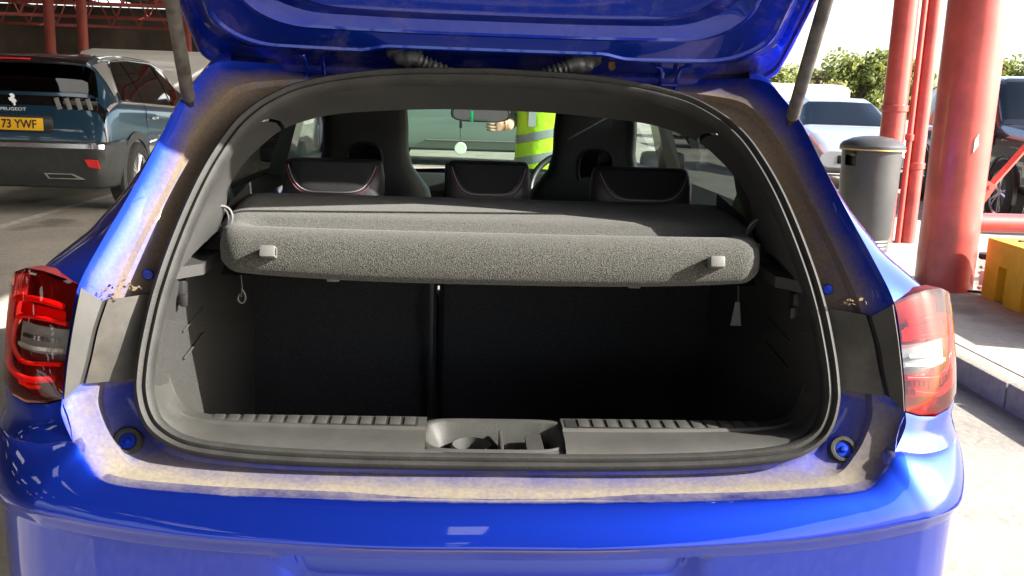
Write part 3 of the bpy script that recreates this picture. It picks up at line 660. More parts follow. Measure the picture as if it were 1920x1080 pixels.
# ================================================================== BLUE HATCHBACK, boot open
car = empty('blue_hatchback', 'bright blue hatchback seen from behind with its tailgate open', 'car')
ZS = [.60, .66, .75, .85, 1.0, 1.15, 1.27, 1.37, 1.45]; YS = [.03, .05, .085, .12, .20, .32, .44, .56, .67]
def yo(z): return interp(z, ZS, YS)
PAIR = [((0, .672, 1.362), (0, 1.358)), ((.18, .668, 1.361), (.18, 1.352)), ((.36, .652, 1.361), (.295, 1.338)), ((.47, .612, 1.366), (.382, 1.317)), ((.542, .530, 1.363), (.438, 1.288)),
        ((.568, .465, 1.325), (.47, 1.262)), ((.588, .41, 1.28), (.492, 1.235)), ((.602, .345, 1.222), (.515, 1.19)), ((.616, .285, 1.167), (.533, 1.143)), ((.633, .235, 1.115), (.547, 1.098)),
        ((.655, .187, 1.058), (.559, 1.05)), ((.676, .138, .995), (.569, 1.0)), ((.684, .116, .935), (.578, .955)), ((.690, .100, .875), (.585, .89)), ((.693, .087, .818), (.586, .845)),
        ((.690, .075, .794), (.584, .82)), ((.667, .055, .758), (.575, .79)), ((.645, .040, .735), (.558, .764)), ((.618, .024, .711), (.528, .743)), ((.58, .016, .702), (.49, .730)),
        ((.50, .011, .695), (.43, .722)), ((.38, .008, .690), (.34, .716)), ((.2, .006, .686), (.19, .712)), ((0, .003, .684), (0, .711))]
NH = 139                                                     # samples on one half ring
Gh = cr([p[0] for p in PAIR], NH)
Sh = cr([(p[1][0], yo(p[1][1]), p[1][1]) for p in PAIR], NH)
def idx(i): return int(round(i / 23 * (NH - 1)))
def full(h): return h + [mx_(p, -1) for p in h[-2:0:-1]]
G, Sq = full(Gh), full(Sh); NR = len(G)
def inward(z):
    """unit vector pointing into the car, square to the opening"""
    d = (yo(z + .02) - yo(z - .02)) / .04; return Vector((0, 1, -d)).normalized()
# ring frames of the seal
Tn, In, Nn = [], [], []
for i in range(NR):
    t_ = (Sq[(i + 1) % NR] - Sq[i - 1]).normalized(); n_ = -inward(Sq[i].z); q = t_.cross(n_)
    q = (q - n_ * q.dot(n_)).normalized()
    c_ = Vector((0, yo(1.0), 1.0)) - Sq[i]
    if q.dot(c_) < 0: q = -q
    In.append(q); Nn.append(n_)
# --- painted flange round the opening (dirty)
def zone(i): return min(i, NR - i)                            # 0 top .. NH-1 bottom
rings = []; dirt = []
PROF = [(0, 0, .0), (.035, .004, .1), (.10, .010, .25), (.25, .014, .6), (.40, .016, .85), (.45, .026, .8), (.62, .030, .55), (.85, .030, .5), (.95, .018, .45), (1.02, .006, .4)]
for f, d_, dr in PROF:
    r = []
    for i in range(NR):
        k = zone(i) / (NH - 1) * 23; z_ = lerp(G[i].z, Sq[i].z, f)
        dep = d_ * interp(k, [0, 4, 10, 13, 17, 19, 23], [1, 1.2, 1.3, 1.5, 1.3, .7, .3])
        r.append(G[i].lerp(Sq[i], f) + inward(z_) * dep)
        up = interp(k, [0, 3, 5, 7, 11, 14, 15, 17, 19, 23], [.55, 1.0, 1.05, .95, .9, .7, .75, .9, 1.0, .95])
        led = .62 + .38 * (f < .42)
        val = (interp(f, [0, .06, .18, .4, .7, 1], [.02, .10, .34, .84, 1.08, .95]) if k < 14 else interp(f, [0, .06, .2, .40, .47, .6, 1], [.2, .75, .95, .85, .48, .42, .25] if k < 18 else [.30, .8, .95, .85, .72, .62, .38])) * up
        dirt.append(val)
    rings.append(r)
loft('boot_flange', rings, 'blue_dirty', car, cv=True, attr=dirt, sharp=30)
# --- rubber seal
SP = [(-.001, -.004), (0, .009), (.0025, .0145), (.007, .0165), (.0105, .0135), (.0125, .010), (.0145, .0115), (.0185, .013), (.022, .0105), (.0245, .002), (.0245, -.006)]
rings = [[Sq[i] + In[i] * a_ * 1.12 + Nn[i] * h_ * 1.2 for i in range(NR)] for a_, h_ in SP]
loft('boot_seal', rings, 'rubber', car, cv=True, sharp=50)
Si = [Sq[i] + In[i] * .0262 - Nn[i] * .002 for i in range(NR)]
# --- upper trim round the rear window line
E_ = cr([(0, .570, 1.294), (.10, .569, 1.293), (.20, .563, 1.288), (.31, .549, 1.278), (.375, .532, 1.262), (.42, .513, 1.242), (.453, .487, 1.213), (.478, .455, 1.183), (.495, .42, 1.150), (.500, .395, 1.125), (.500, .375, 1.095), (.513, .335, 1.045)], idx(11) + 1)
n11 = idx(11)
cut = idx(4.9)
def trim(name, a0, a1, side, parent=car, mat='trim_plastic'):
    rings = []
    for f, b_ in ((0, 0), (.12, .004), (.5, .012), (.85, .010), (.97, .0), (1, -.01)):
        rings.append([mx_(Si[i].lerp(E_[i], f) - inward(Si[i].z) * b_, side) for i in range(a0, a1 + 1)])
    rings.append([mx_(E_[i] + Vector((.006, .06, .03)), side) for i in range(a0, a1 + 1)])
    return loft(name, rings, mat, parent, sharp=50)
hd = []
rings = []
for f, b_ in ((0, 0), (.12, .004), (.5, .012), (.85, .010), (.97, 0), (1, -.01)):
    h = [Si[i].lerp(E_[i], f) - inward(Si[i].z) * b_ for i in range(0, cut + 1)]
    rings.append([mx_(p, -1) for p in h[:0:-1]] + h)
h = [E_[i] + Vector((0, .06, .03)) for i in range(0, cut + 1)]; rings.append([mx_(p, -1) for p in h[:0:-1]] + h)
loft('header_trim', rings, 'trim_plastic', car, sharp=50)
for s in (1, -1): trim('pillar_trim', cut + 1, n11, s)
# inner pillar lining behind the trim edge, down to the shelf, and quarter inner panels with door glass beyond
for s in (1, -1):
    V = [(s * .60, .98, 1.34), (s * .56, .50, 1.33), (s * .50, .44, 1.20), (s * .505, .36, 1.06), (s * .57, .36, .98), (s * .60, .80, .98), (s * .605, .93, 1.03), (s * .61, .88, 1.10), (s * .605, .95, 1.20), (s * .60, 1.18, 1.28)]
    mesh('quarter_lining', V, [(0, 1, 9), (1, 2, 8, 9), (2, 3, 7, 8), (3, 4, 5), (3, 5, 6, 7)], 'trim_dark', car, smooth=False)
# --- boot side linings
def lining(name, a0, a1, s, mat, parent):
    rings = [[mx_(Si[i], s) for i in range(a0, a1 + 1)]]
    for f in (.04, .10, .2, .4, .7, 1.0):
        r = []
        for i in range(a0, a1 + 1):
            p = Si[i]; tz = lerp(.40, 1.03, (p.z - .81) / .21)
            r.append(mx_(Vector((lerp(min(p.x, .558), .545, f), lerp(p.y + .008, .82, f), lerp(p.z, tz, f))), s))
        rings.append(r)
    return loft(name, rings, mat, parent, sharp=50)
for s in (1, -1):
    sl = lining('side_lining', idx(12.4), idx(15.6), s, 'carpet', car)
    sp_ = lining('shelf_support', idx(10.0), idx(12.4), s, 'trim_plastic', car)
    prism('support_ledge', [(s * .552, .20, .992), (s * .545, .36, 1.0), (s * .505, .36, 1.0), (s * .51, .26, .992)], (0, 0, .02), 'trim_plastic', sp_)
    box('hook_slot', (min(s * .538, s * .556), .235, .945), (max(s * .538, s * .556), .262, .985), 'ink', sp_, .004)
    box('hook', (min(s * .532, s * .545), .228, .940), (max(s * .532, s * .545), .240, .962), 'trim_dark', sp_, .004)
    for k in range(2):
        tube('vent_line', [(s * .553, .27, .885 - k * .05), (s * .551, .33, .893 - k * .05), (s * .549, .39, .903 - k * .05)], .0025, 'trim_plastic', sl, 6)
# --- sill trim, ribs and handle pocket
sill = empty('sill_trim'); sill.parent = car
SIN = cr([(.562, .185, .845), (.558, .192, .820), (.550, .197, .792), (.532, .198, .771), (.505, .197, .760), (.47, .196, .7565), (.42, .196, .7575), (.34, .196, .758), (.19, .196, .758), (0, .196, .758)], 91)
def sin_at(k): return at_list(SIN, (k - 14.6) / (23 - 14.6))
def at_list(P, t_): t_ = max(0, min(1, t_)) * (len(P) - 1); i = min(int(t_), len(P) - 2); return P[i].lerp(P[i + 1], t_ - i)
KS = [14.6 + 8.4 * (0 if j == 0 else j / 9) for j in range(10)]
def sill_rows(i):
    k = i / (NH - 1) * 23; a_ = Si[i]; b_ = at_list(SIN, (k - 14.6) / 8.4); cf = max(0, min(1, (k - 16) / 3))
    return [a_] + [a_.lerp(b_, f) + Vector((0, 0, dz * (.35 + .65 * cf))) for f, dz in ((.06, .005), (.25, .0085), (.55, .0045), (.585, .0085), (1.0, .0))] + [b_ + Vector((-.004 * (1 - cf), .007, -.005)), b_ + Vector((-.006 * (1 - cf), .010, -.04)), b_ + Vector((-.03 * (1 - cf), .016, -.36))]
for s in (-1, 1):
    ii = [i for i in range(idx(14.6), NH) if Si[i].x > .112]
    end_ = [Vector((.1135 if s < 0 else .1215, p.y, p.z)) for p in sill_rows(ii[-1])]
    loft('sill_section', [[mx_(p, s) for p in sill_rows(i)] for i in ii[:-1]] + [[mx_(p, s) for p in end_]], 'sill_plastic', sill, sharp=40)
def sill_s(x):
    best = min((p for p in Si[:NH]), key=lambda p: (abs(p.x - abs(x)) if p.z < .78 else 9)); return Vector((x, best.y, best.z))
for s in (-1, 1): mesh('groove_shade', [(s * .128, .152, .7583), (s * .475, .152, .7583), (s * .475, .190, .7590), (s * .128, .190, .7590)], [(0, 1, 2, 3)], 'trim_dark', sill)  # dark strip painting in the shade of the grooves between the ribs
rv = boxVF((-.0092, -.0195, -.002), (.0092, .0150, .0022), .001); rb0 = None
x = -.470
while x < .475:
    if x < -.128 or x > .138:
        o = mesh('tread_rib', rv[0], rv[1], 'sill_plastic', sill) if rb0 is None else link(rb0.copy(), sill)
        if rb0 is None: rb0 = o
        o.location = (x, .1735, .7588); o.rotation_euler = (R(1.3), 0, 0)
    x += .0252
# pocket
hp = empty('handle_pocket'); hp.parent = car
zf = sill_s(0)
def ring(z_, hx, y0, y1, rr_, cx=.004):
    out = []
    for k in range(40):
        a = 2 * math.pi * k / 40; c_, s_ = math.cos(a), math.sin(a); e_ = 5.
        out.append(Vector((cx + hx * abs(c_) ** (2 / e_) * (1 if c_ > 0 else -1), (y0 + y1) / 2 + (y1 - y0) / 2 * abs(s_) ** (2 / e_) * (1 if s_ > 0 else -1), z_)))
    return out
def ringz(hx, y0, y1, dz): return [Vector((p.x, p.y, interp(p.y, [.09, .19], [.737, .7555]) + dz)) for p in ring(0, hx, y0, y1, 0)]
loft('pocket_wall', [ringz(.124, .0885, .204, -.003), ringz(.118, .094, .196, .0005), ringz(.112, .098, .188, -.002), ringz(.100, .103, .180, -.030), ringz(.094, .106, .174, -.052)], 'sill_plastic', hp, cv=True, sharp=50)
mesh('pocket_floor', ringz(.094, .106, .174, -.052), [tuple(range(40))], 'sill_plastic', hp)
mesh('pocket_front_lip', [Vector((x, y_, z_)) for x in (-.119, .127) for y_, z_ in ((.0865, .727), (.092, .7355), (.098, .7365), (.1, .70))], gridfaces(2, 4), 'sill_plastic', hp)
mesh('pocket_back', [Vector((x, y_, z_)) for x in (-.119, .127) for y_, z_ in ((.196, .7555), (.203, .75), (.207, .72), (.215, .40))], gridfaces(2, 4), 'sill_plastic', hp)
box('divider', (.012, .10, .69), (.018, .176, .742), 'sill_plastic', hp, .002)
lathe('cup', [(.036, .69), (.035, .725), (.033, .728), (.030, .70), (0, .695)], 'sill_plastic', hp, 24, 'Z', (-.035, .145, 0))
prism('wedge', [(.06, .10, .69), (.10, .10, .69), (.085, .10, .738), (.058, .10, .735)], (0, .07, 0), 'sill_plastic', hp)
# --- boot floor, seat back, split line
mesh('boot_floor', [(-.53, .20, .40), (.53, .20, .40), (.53, .84, .42), (-.53, .84, .42)], [(0, 1, 2, 3)], 'boot_carpet', car, smooth=False)
def backrest(x0, x1):
    rings = []
    for z_ in [.40, .44, .55, .7, .85, .98, 1.03, 1.055]:
        e_ = .0 if z_ < 1.03 else .03
        yb = .79 + (z_ - .4) * .08
        rings.append([Vector((x0, yb + .02, z_)), Vector((x0 + .012, yb + .002, z_)), Vector((x0 + .03, yb - .003, z_)), Vector((x1 - .03, yb - .003, z_)), Vector((x1 - .012, yb + .002, z_)), Vector((x1, yb + .02, z_))] )
    rings.append([p + Vector((0, .09, .004)) for p in rings[-1]]); rings.append([p + Vector((0, .03, -.6)) for p in rings[-1]])
    return loft('rear_backrest', rings, 'boot_carpet', car, sharp=40)
backrest(-.56, -.115); backrest(-.108, .56)
box('seat_buckle_post', (-.13, .775, .43), (-.12, .79, .98), 'trim_dark', car, .003)
for x in (-.357, .357): box('seat_label', (x - .014, .757 + .04, .876), (x + .014, .826, .908), 'card', car, .001)
# --- head rests
def headrest(x, hw, y_, z0, z1, yaw=0):
    e = empty('headrest'); e.parent = car; e.location = (x, y_, z0)
    H = z1 - z0; rings = []
    for f, wx, d0, d1 in ((-.25, .72, -.035, .04), (0, .93, -.052, .05), (.25, 1.0, -.058, .055), (.6, 1.0, -.05, .055), (.85, .965, -.034, .05), (.97, .92, -.012, .04), (1.0, .86, .01, .028)):
        r = []
        for k in range(28):
            a = 2 * math.pi * k / 28; c_, s_ = math.cos(a), math.sin(a)
            r.append(Vector((hw * wx * abs(c_) ** .42 * (1 if c_ > 0 else -1), lerp(d0, d1, .5) + (d1 - d0) / 2 * abs(s_) ** .6 * (1 if s_ > 0 else -1), f * H)))
        rings.append(r)
    cu = loft('cushion', rings, 'lit_leather', e, cv=True, cap=True, sharp=60)
    def seam(inset, dz, mat, rad, yoff):
        pts = []
        for k in range(31):
            t_ = -1 + 2 * k / 30; xx = hw * (.86 - inset) * t_; zz = H * (.30 + dz) + H * .58 * abs(t_) ** 5
            yb = -.056 + .012 * max(0, (zz / H - .3)) - .0 + .03 * max(0, zz / H - .62); yb += .012 * abs(t_) ** 6
            pts.append(Vector((xx, yb + yoff, zz)))
        tube('stitching', pts, rad, mat, e, 6)
    seam(0, 0, 'stitch_pale', .0011, -.003); seam(-.03, -.07, 'stitch_red', .0010, -.0025)
    tube('seam', [(0, -.058, 0), (0, -.061, H * .22)], .0016, 'stitch_pale', e, 5)
    pan = []
    for i in range(13):
        t_ = -1 + 2 * i / 12; row = []
        for j in range(7):
            v = j / 6; xx = hw * .80 * t_; z0_ = H * .33 + H * .55 * abs(t_) ** 5; zz = lerp(z0_, H * .95, v); yb = -.0555 + .012 * max(0, zz / H - .3) + .03 * max(0, zz / H - .62) + .012 * abs(t_) ** 6
            row.append(Vector((xx, yb - .0015, zz)))
        pan.append(row)
    loft('front_panel', pan, 'seat_fabric', e)
    for px in (-.06, .06): tube('headrest_post', [(px * hw / .12, .0, -.12), (px * hw / .12, .0, .02)], .007, 'chrome', e, 8)
    return e
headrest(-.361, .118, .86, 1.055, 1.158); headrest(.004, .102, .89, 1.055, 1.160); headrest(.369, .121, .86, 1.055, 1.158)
# --- front seats with built-in head rests
def front_seat(x):
    e = empty('front_seat'); e.parent = car; e.location = (x, 2.02, 0)
    rings = []
    for z_, hw, y0_, d in ((.45, .24, .12, .10), (.7, .255, .07, .10), (.88, .25, .03, .09), (.98, .225, .01, .08), (1.06, .165, 0, .06), (1.12, .150, -.005, .05), (1.2, .150, -.01, .05), (1.30, .142, -.015, .05), (1.345, .125, -.012, .04), (1.365, .09, -.005, .025)):
        r = []
        for k in range(28):
            a = 2 * math.pi * k / 28; c_, s_ = math.cos(a), math.sin(a)
            r.append(Vector((hw * abs(c_) ** .55 * (1 if c_ > 0 else -1), y0_ + d * abs(s_) ** .7 * (1 if s_ > 0 else -1), z_)))
        rings.append(r)
    n = 28; V = [p for r in rings for p in r]; F = gridfaces(len(rings), n, False, True)
    hole = []
    mesh('seat_shell', V, F + [tuple(range(n)), tuple((len(rings) - 1) * n + k for k in range(n))], 'seat_leather', e, sharp=60)
    pts = cr([(-.055, -.066, 1.03), (-.062, -.066, 1.07), (-.05, -.068, 1.125), (0, -.07, 1.14), (.05, -.068, 1.125), (.062, -.066, 1.07), (.055, -.066, 1.03)], 24)
    tube('recess_rim', pts, .006, 'trim_dark', e, 6)
    loft('recess', [[Vector((p.x * f, p.y + .004, 1.03 + (p.z - 1.03) * f)) for p in pts] for f in (1, .5, .02)], 'gloss_black', e)
    loft('cushion', [[Vector((.25 * a_, y_, .30 + .12 * (1 - abs(a_) ** 4) + (.03 if y_ > .3 else 0))) for a_ in (-1, -.8, -.4, 0, .4, .8, 1)] for y_ in (.0, .2, .4, .55)], 'seat_fabric', e)
    return e
front_seat(-.40); front_seat(.415)
# --- dash, wheel, screen, mirror, windscreen
rings = []
for x in [-.68 + 1.36 * k / 12 for k in range(13)]:
    hood = .05 * math.exp(-((x - .4) / .2) ** 2)
    rings.append([Vector((x, 2.78, .55)), Vector((x, 2.72, .80)), Vector((x, 2.74, .90 + hood)), Vector((x, 2.80, .945 + hood)), Vector((x, 3.0, .955 + hood * .5)), Vector((x, 3.35, .93))])
dash = loft('dashboard', rings, 'trim_dark', car)
box('centre_screen', (-.13, 2.685, .86), (.045, 2.70, 1.03), 'gloss_black', dash, .008)
st = empty('steering_wheel'); st.parent = car; st.location = (.40, 2.50, .93); st.rotation_euler = (R(-25), 0, 0)
ringp = [Vector((.175 * math.cos(2 * math.pi * k / 32), 0, .175 * math.sin(2 * math.pi * k / 32))) for k in range(32)]
tube('rim', ringp, .014, 'seat_leather', st, 10, closed=True)
lathe('hub', [(0, -.02), (.055, -.018), (.065, .02), (0, .03)], 'trim_dark', st, 20, 'Y')
for an in (0, 180, 270): tube('spoke', [(.05 * math.cos(R(an)), 0, .05 * math.sin(R(an))), (.17 * math.cos(R(an)), 0, .17 * math.sin(R(an)))], .015, 'trim_dark', st, 8, flat=.5)
mir = empty('rear_view_mirror'); mir.parent = car; mir.location = (.018, 2.72, 1.238)
rings = []
for d, f in ((-.004, .97), (0, 1.0), (.02, 1.0), (.035, .85)):
    rings.append([Vector((.128 * f * abs(math.cos(a)) ** .55 * (1 if math.cos(a) > 0 else -1), d, .036 * f * abs(math.sin(a)) ** .7 * (1 if math.sin(a) > 0 else -1))) for a in [2 * math.pi * k / 28 for k in range(28)]])
loft('mirror_shell', rings, 'gloss_black', mir, cv=True, cap=True)
mesh('mirror_face', [p + Vector((0, -.002, 0)) for p in [Vector((q.x * .94, q.y - .001, q.z * .9)) for q in rings[0]]], [tuple(range(28))], 'mirror_dark', mir)
tube('stalk', [(0, .03, .01), (0, .10, .07)], .012, 'trim_dark', mir, 8)
box('green_sticker', (-.045, -.012, -.036), (-.033, -.006, .01), 'green_tag', mir, .001)
af = empty('air_freshener', 'round white air freshener hanging from the rear-view mirror', 'air freshener', None, (-.066, 2.70, 1.09))
lathe('disc', [(0, -.006), (.024, -.006), (.026, 0), (.024, .006), (0, .006)], 'freshener', af, 28, 'Y')
tube('cord', [(0, 0, .026), (-.002, 0, .075), (.0, 0, .12)], .0012, 'ink', af, 5); box('clip', (-.006, -.005, .085), (.006, .005, .118), 'ink', af, .002)
def wsp(u, v): # v 0 base 1 top
    hw = lerp(.70, .56, v); return Vector((hw * u, lerp(3.42, 2.45, v) - .14 * u * u * (1 - .3 * v), lerp(.955, 1.40, v) + .03 * math.sin(v * math.pi)))
loft('windscreen', [[wsp(-1 + 2 * k / 12, v / 8) for k in range(13)] for v in range(9)], 'windscreen_glass', car)
# --- body side, roof, bonnet
def Xb(z_, y_):
    b_ = interp(z_, [.2, .35, .6, .8, .92, .97, 1.01, 1.06, 1.12, 1.2, 1.3, 1.37], [.82, .862, .878, .878, .862, .835, .785, .735, .70, .662, .618, .570])
    return b_ * interp(y_, [0, 3.2, 3.7, 4.0], [1, 1, .95, .80])
for s in (1, -1):
    # rear quarter panel from the tailgate gap forward
    rings = []
    for i in range(idx(3.7), idx(11) + 1):
        p = Gh[i]; row = [p + Vector((-.004, .012, -.004)), p]
        for t_ in (.012, .03, .06, .10, .16, .24, .34, .46, .6, .8):
            yy = p.y + t_ * (.99 - p.y) / .8 if p.y < .9 else p.y; yy = p.y + t_ * max(.15, 1.02 - p.y)
            zz = p.z + .035 * (1 - math.exp(-t_ * 6)) * (1 if p.z > 1.25 else .55)
            xb = Xb(zz, yy); row.append(Vector((xb - (xb - p.x) * math.exp(-(yy - p.y) / interp(p.z, [1.0, 1.08, 1.18, 1.3], [.055, .10, .18, .2])), yy, zz)))
        rings.append([mx_(q, s) for q in row])
    loft('rear_quarter_panel', rings, 'blue_paint', car, sharp=45)
    # lower side with doors
    zl = [1.03, 1.0, .97, .94, .90, .84, .76, .66, .55, .42, .32, .24]
    ys_ = [.375, .45, .6, .8, 1.0, 1.3, 1.7, 2.1, 2.5, 2.9, 3.2, 3.5, 3.75, 3.95]
    loft('side_body', [[Vector((s * (Xb(z_, y_) - (.0 if y_ > .42 else .008)), y_, z_)) for z_ in zl] for y_ in ys_], 'blue_paint', car, sharp=45)
    mesh('belt_shelf', [Vector((s * a_, y_, 1.03)) for y_ in (1.0, 2.0, 3.3) for a_ in (Xb(1.03, 1.5), .60)], gridfaces(3, 2), 'trim_dark', car)
    loft('door_lining', [[Vector((s * .60, y_, z_)) for z_ in (.35, .7, 1.0)] for y_ in (.9, 2, 3.3)], 'trim_dark', car)
    for y0, y1, yt0, yt1 in ((1.02, 1.86, 1.20, 1.86), (1.96, 3.22, 1.96, 2.52)):
        mesh('side_window', [Vector((s * .715, y0, 1.03)), Vector((s * .715, y1, 1.03)), Vector((s * .618, yt1, 1.335)), Vector((s * .618, yt0, 1.33))], [(0, 1, 2, 3)], 'privacy_glass' if y0 < 1.5 else 'side_glass', car)
    mesh('window_pillar', [Vector((s * .716, 1.85, 1.03)), Vector((s * .716, 1.97, 1.03)), Vector((s * .619, 1.97, 1.34)), Vector((s * .619, 1.85, 1.34)), Vector((s * .66, 1.84, 1.03)), Vector((s * .66, 1.98, 1.03)), Vector((s * .58, 1.98, 1.33)), Vector((s * .58, 1.84, 1.33))], [(0, 1, 2, 3), (4, 5, 6, 7), (0, 3, 7, 4), (1, 2, 6, 5)], 'car_black', car, smooth=False)
    tube('front_pillar', [(s * .71, 3.28, .98), (s * .64, 2.75, 1.26), (s * .585, 2.42, 1.40)], .04, 'blue_paint', car, 8)
    box('door_mirror', (s * .86 - .10, 2.88, .985), (s * .86 + .10, 2.98, 1.09), 'car_black', car, .03)
    for yy in (.80, 3.28):
        arch(car, .879 * s, yy, .315, s, 'car_black', 1.06, 1.16); wheel(car, .80 * s, yy, .315, s, .2)
rings = []
for y_, zz, hw in ((.682, 1.412, .53), (.70, 1.42, .55), (.8, 1.432, .565), (1.2, 1.445, .575), (1.8, 1.44, .575), (2.3, 1.415, .565), (2.46, 1.398, .56)):
    rings.append([Vector((hw * (-1 + 2 * k / 16) * 1.02, y_, zz - .05 * abs(-1 + 2 * k / 16) ** 3.5 - .012 * (abs(k - 8) == 8))) for k in range(17)])
rings.insert(0, [Vector((p.x, p.y - .006, p.z - .035)) for p in rings[0]])
loft('roof_panel', rings, 'blue_paint', car, sharp=45)
loft('roof_lining', [[Vector((p.x * .97, p.y, p.z - .045)) for p in r] for r in rings[1:]], 'trim_dark', car)
loft('bonnet', [[Vector((hw * u, y_ - .12 * u * u, zz - .05 * u * u)) for u in [-1 + k / 5 for k in range(11)]] for y_, zz, hw in ((3.42, .95, .76), (3.7, .91, .76), (3.95, .82, .74), (4.05, .70, .70), (4.08, .4, .68), (4.04, .22, .66))], 'blue_paint', car)
mesh('underbody', [(-.8, .1, .2), (.8, .1, .2), (.8, 4, .2), (-.8, 4, .2)], [(0, 1, 2, 3)], 'car_black', car, smooth=False)

# --- tail lights
PLAN = [(.6935, 0.0), (.72, .006), (.755, .018), (.79, .040), (.818, .072), (.838, .115), (.851, .165), (.860, .22), (.866, .275)]
ZB = [.818, .810, .806, .812, .824, .840, .860, .884, .91]; ZT = [.995, 1.004, 1.012, 1.012, 1.000, .988, .980, .975, .970]
def tl(u, v, off=0., s=1):
    k = u * (len(PLAN) - 1)
    xs = interp(k, range(9), [p[0] for p in PLAN]); yy = interp(k, range(9), [p[1] for p in PLAN]); z_ = lerp(interp(k, range(9), ZB), interp(k, range(9), ZT), v)
    f = (z_ - .818) / .177; x = xs - .0175 * max(0, min(1.1, f)) * (1 - u); y_ = .087 + .051 * f + yy
    bul = .010 * math.sin(math.pi * max(0, min(1, v))) ** .6 * math.sin(math.pi * min(1, u * 1.6 + .02)) if u < .62 else .010 * math.sin(math.pi * v) ** .6 * .3
    nx, ny_ = (interp(k, range(9), [0, .05, .2, .45, .7, .88, .95, .98, 1]), -interp(k, range(9), [1, .99, .97, .88, .7, .45, .3, .2, .1]))
    return Vector((s * (x + nx * (bul + off)), y_ + ny_ * (bul + off), z_))
for s in (1, -1):
    e = empty('tail_light'); e.parent = car
    def surf(name, mat, u0, u1, v0, v1, off, n=24, m=14): return loft(name, [[tl(lerp(u0, u1, i / n), lerp(v0, v1, j / m), off, s) for j in range(m + 1)] for i in range(n + 1)], mat, e, sharp=50)
    surf('lens', 'lens_red', 0, 1, .61, 1, .0); surf('lens', 'lens_red', 0, 1, 0, .335, .0); surf('lens', 'lens_red', .40, 1, .335, .61, .0); surf('clear_lens', 'bottle_clear', 0, .40, .335, .61, .0)
    surf('housing', 'lamp_housing', 0, 1, 0.0, 1, -.028)
    # rim closing lens to housing along the inner edge
    loft('inner_edge', [[tl(0, j / 14, o_, s) for j in range(15)] for o_ in (0, -.014, -.03)], 'lamp_dark', e)
    loft('top_edge', [[tl(i / 24, 1, o_, s) for i in range(25)] for o_ in (0, -.03)], 'lamp_dark', e); loft('bottom_edge', [[tl(i / 24, 0, o_, s) for i in range(25)] for o_ in (0, -.03)], 'lamp_dark', e)
    def path(pts, off): return cr([tl(u_, v_, off, s) for u_, v_ in pts], 40)
    tube('light_guide', path([(.10, .77), (.25, .775), (.42, .76), (.56, .70), (.62, .58), (.62, .40), (.58, .24), (.46, .17), (.28, .16), (.10, .18)], -.008), .0058, 'lamp_guide', e, 8)
    tube('light_guide', path([(.06, .63), (.2, .64), (.36, .62), (.45, .56), (.47, .42), (.42, .32), (.3, .28), (.06, .29)], -.012), .0042, 'lamp_guide', e, 8)
    surf('reverse_lamp', 'lamp_grey', .03, .37, .37, .58, -.014, 10, 6)
    surf('reverse_bar', 'chrome', .09, .33, .475, .51, -.007, 8, 2); surf('reverse_bar', 'lamp_clear', .05, .36, .40, .43, -.007, 8, 2)
    surf('red_reflector', 'red_reflector', .08, .40, .64, .73, -.012, 10, 4)
    surf('amber_strip', 'lamp_amber', .05, .12, .62, .72, -.008, 4, 4) if s == 1 else surf('amber_strip', 'lamp_amber', .18, .34, .10, .13, -.008, 4, 3)
    for k in range(9): surf('lens_rib', 'lamp_housing', .10 + k * .034, .118 + k * .034, .20, .27, -.014, 2, 2)
# --- plastic covers between the lights and the seal
for s in (1, -1):
    A = [Vector(p) for p in ((.672, .131, .992), (.679, .112, .935), (.686, .097, .875), (.690, .084, .819))]
    B = [Vector(p) for p in ((.640, .150, .967), (.652, .134, .922), (.660, .120, .875), (.668, .108, .836))]
    loft('lamp_cover', [[mx_(p + Vector((0, -.0, 0)), s) for p in cr(A, 16)], [mx_(p + Vector((-.003, -.004, 0)), s) for p in cr(A, 16)], [mx_(p + Vector((.003, -.006, 0)), s) for p in cr(B, 16)], [mx_(p + Vector((0, .02, 0)), s) for p in cr(B, 16)]], 'cover_plastic', car, sharp=25)
    D = [Vector(p) for p in ((.576, .193, .972), (.583, .178, .935), (.589, .155, .885), (.591, .142, .838))]
    loft('pillar_panel', [[mx_(lerp(b_, d_, f) + Vector((0, dy_, 0)), s) for b_, d_ in zip(cr(B, 16), cr(D, 16))] for f, dy_ in ((.0, .012), (.04, .003), (.35, .000), (.7, -.002), (.95, .0), (1.0, .012))], 'dusty_plastic', car, sharp=30)
    # rubber bump stop
    ax_ = Vector((-.12 * s, -.82, .56)).normalized(); Mb_ = Matrix.Translation((s * .598, .100, .7425)) @ ax_.to_track_quat('Z', 'Y').to_matrix().to_4x4()
    multi('bump_stop', [xf(latheVF([(.0135, .003), (.016, .0065), (.021, .0065), (.0245, .001), (.026, -.03)], 28), Mb_)], 'rubber', car)
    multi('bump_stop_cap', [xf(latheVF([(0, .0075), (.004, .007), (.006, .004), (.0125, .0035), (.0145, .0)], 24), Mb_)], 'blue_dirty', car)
    lathe('plug', [(0, -.002), (.008, -.002), (.010, 0)], 'blue_dirty', car, 16, 'Y', (s * .592, .219, .998))
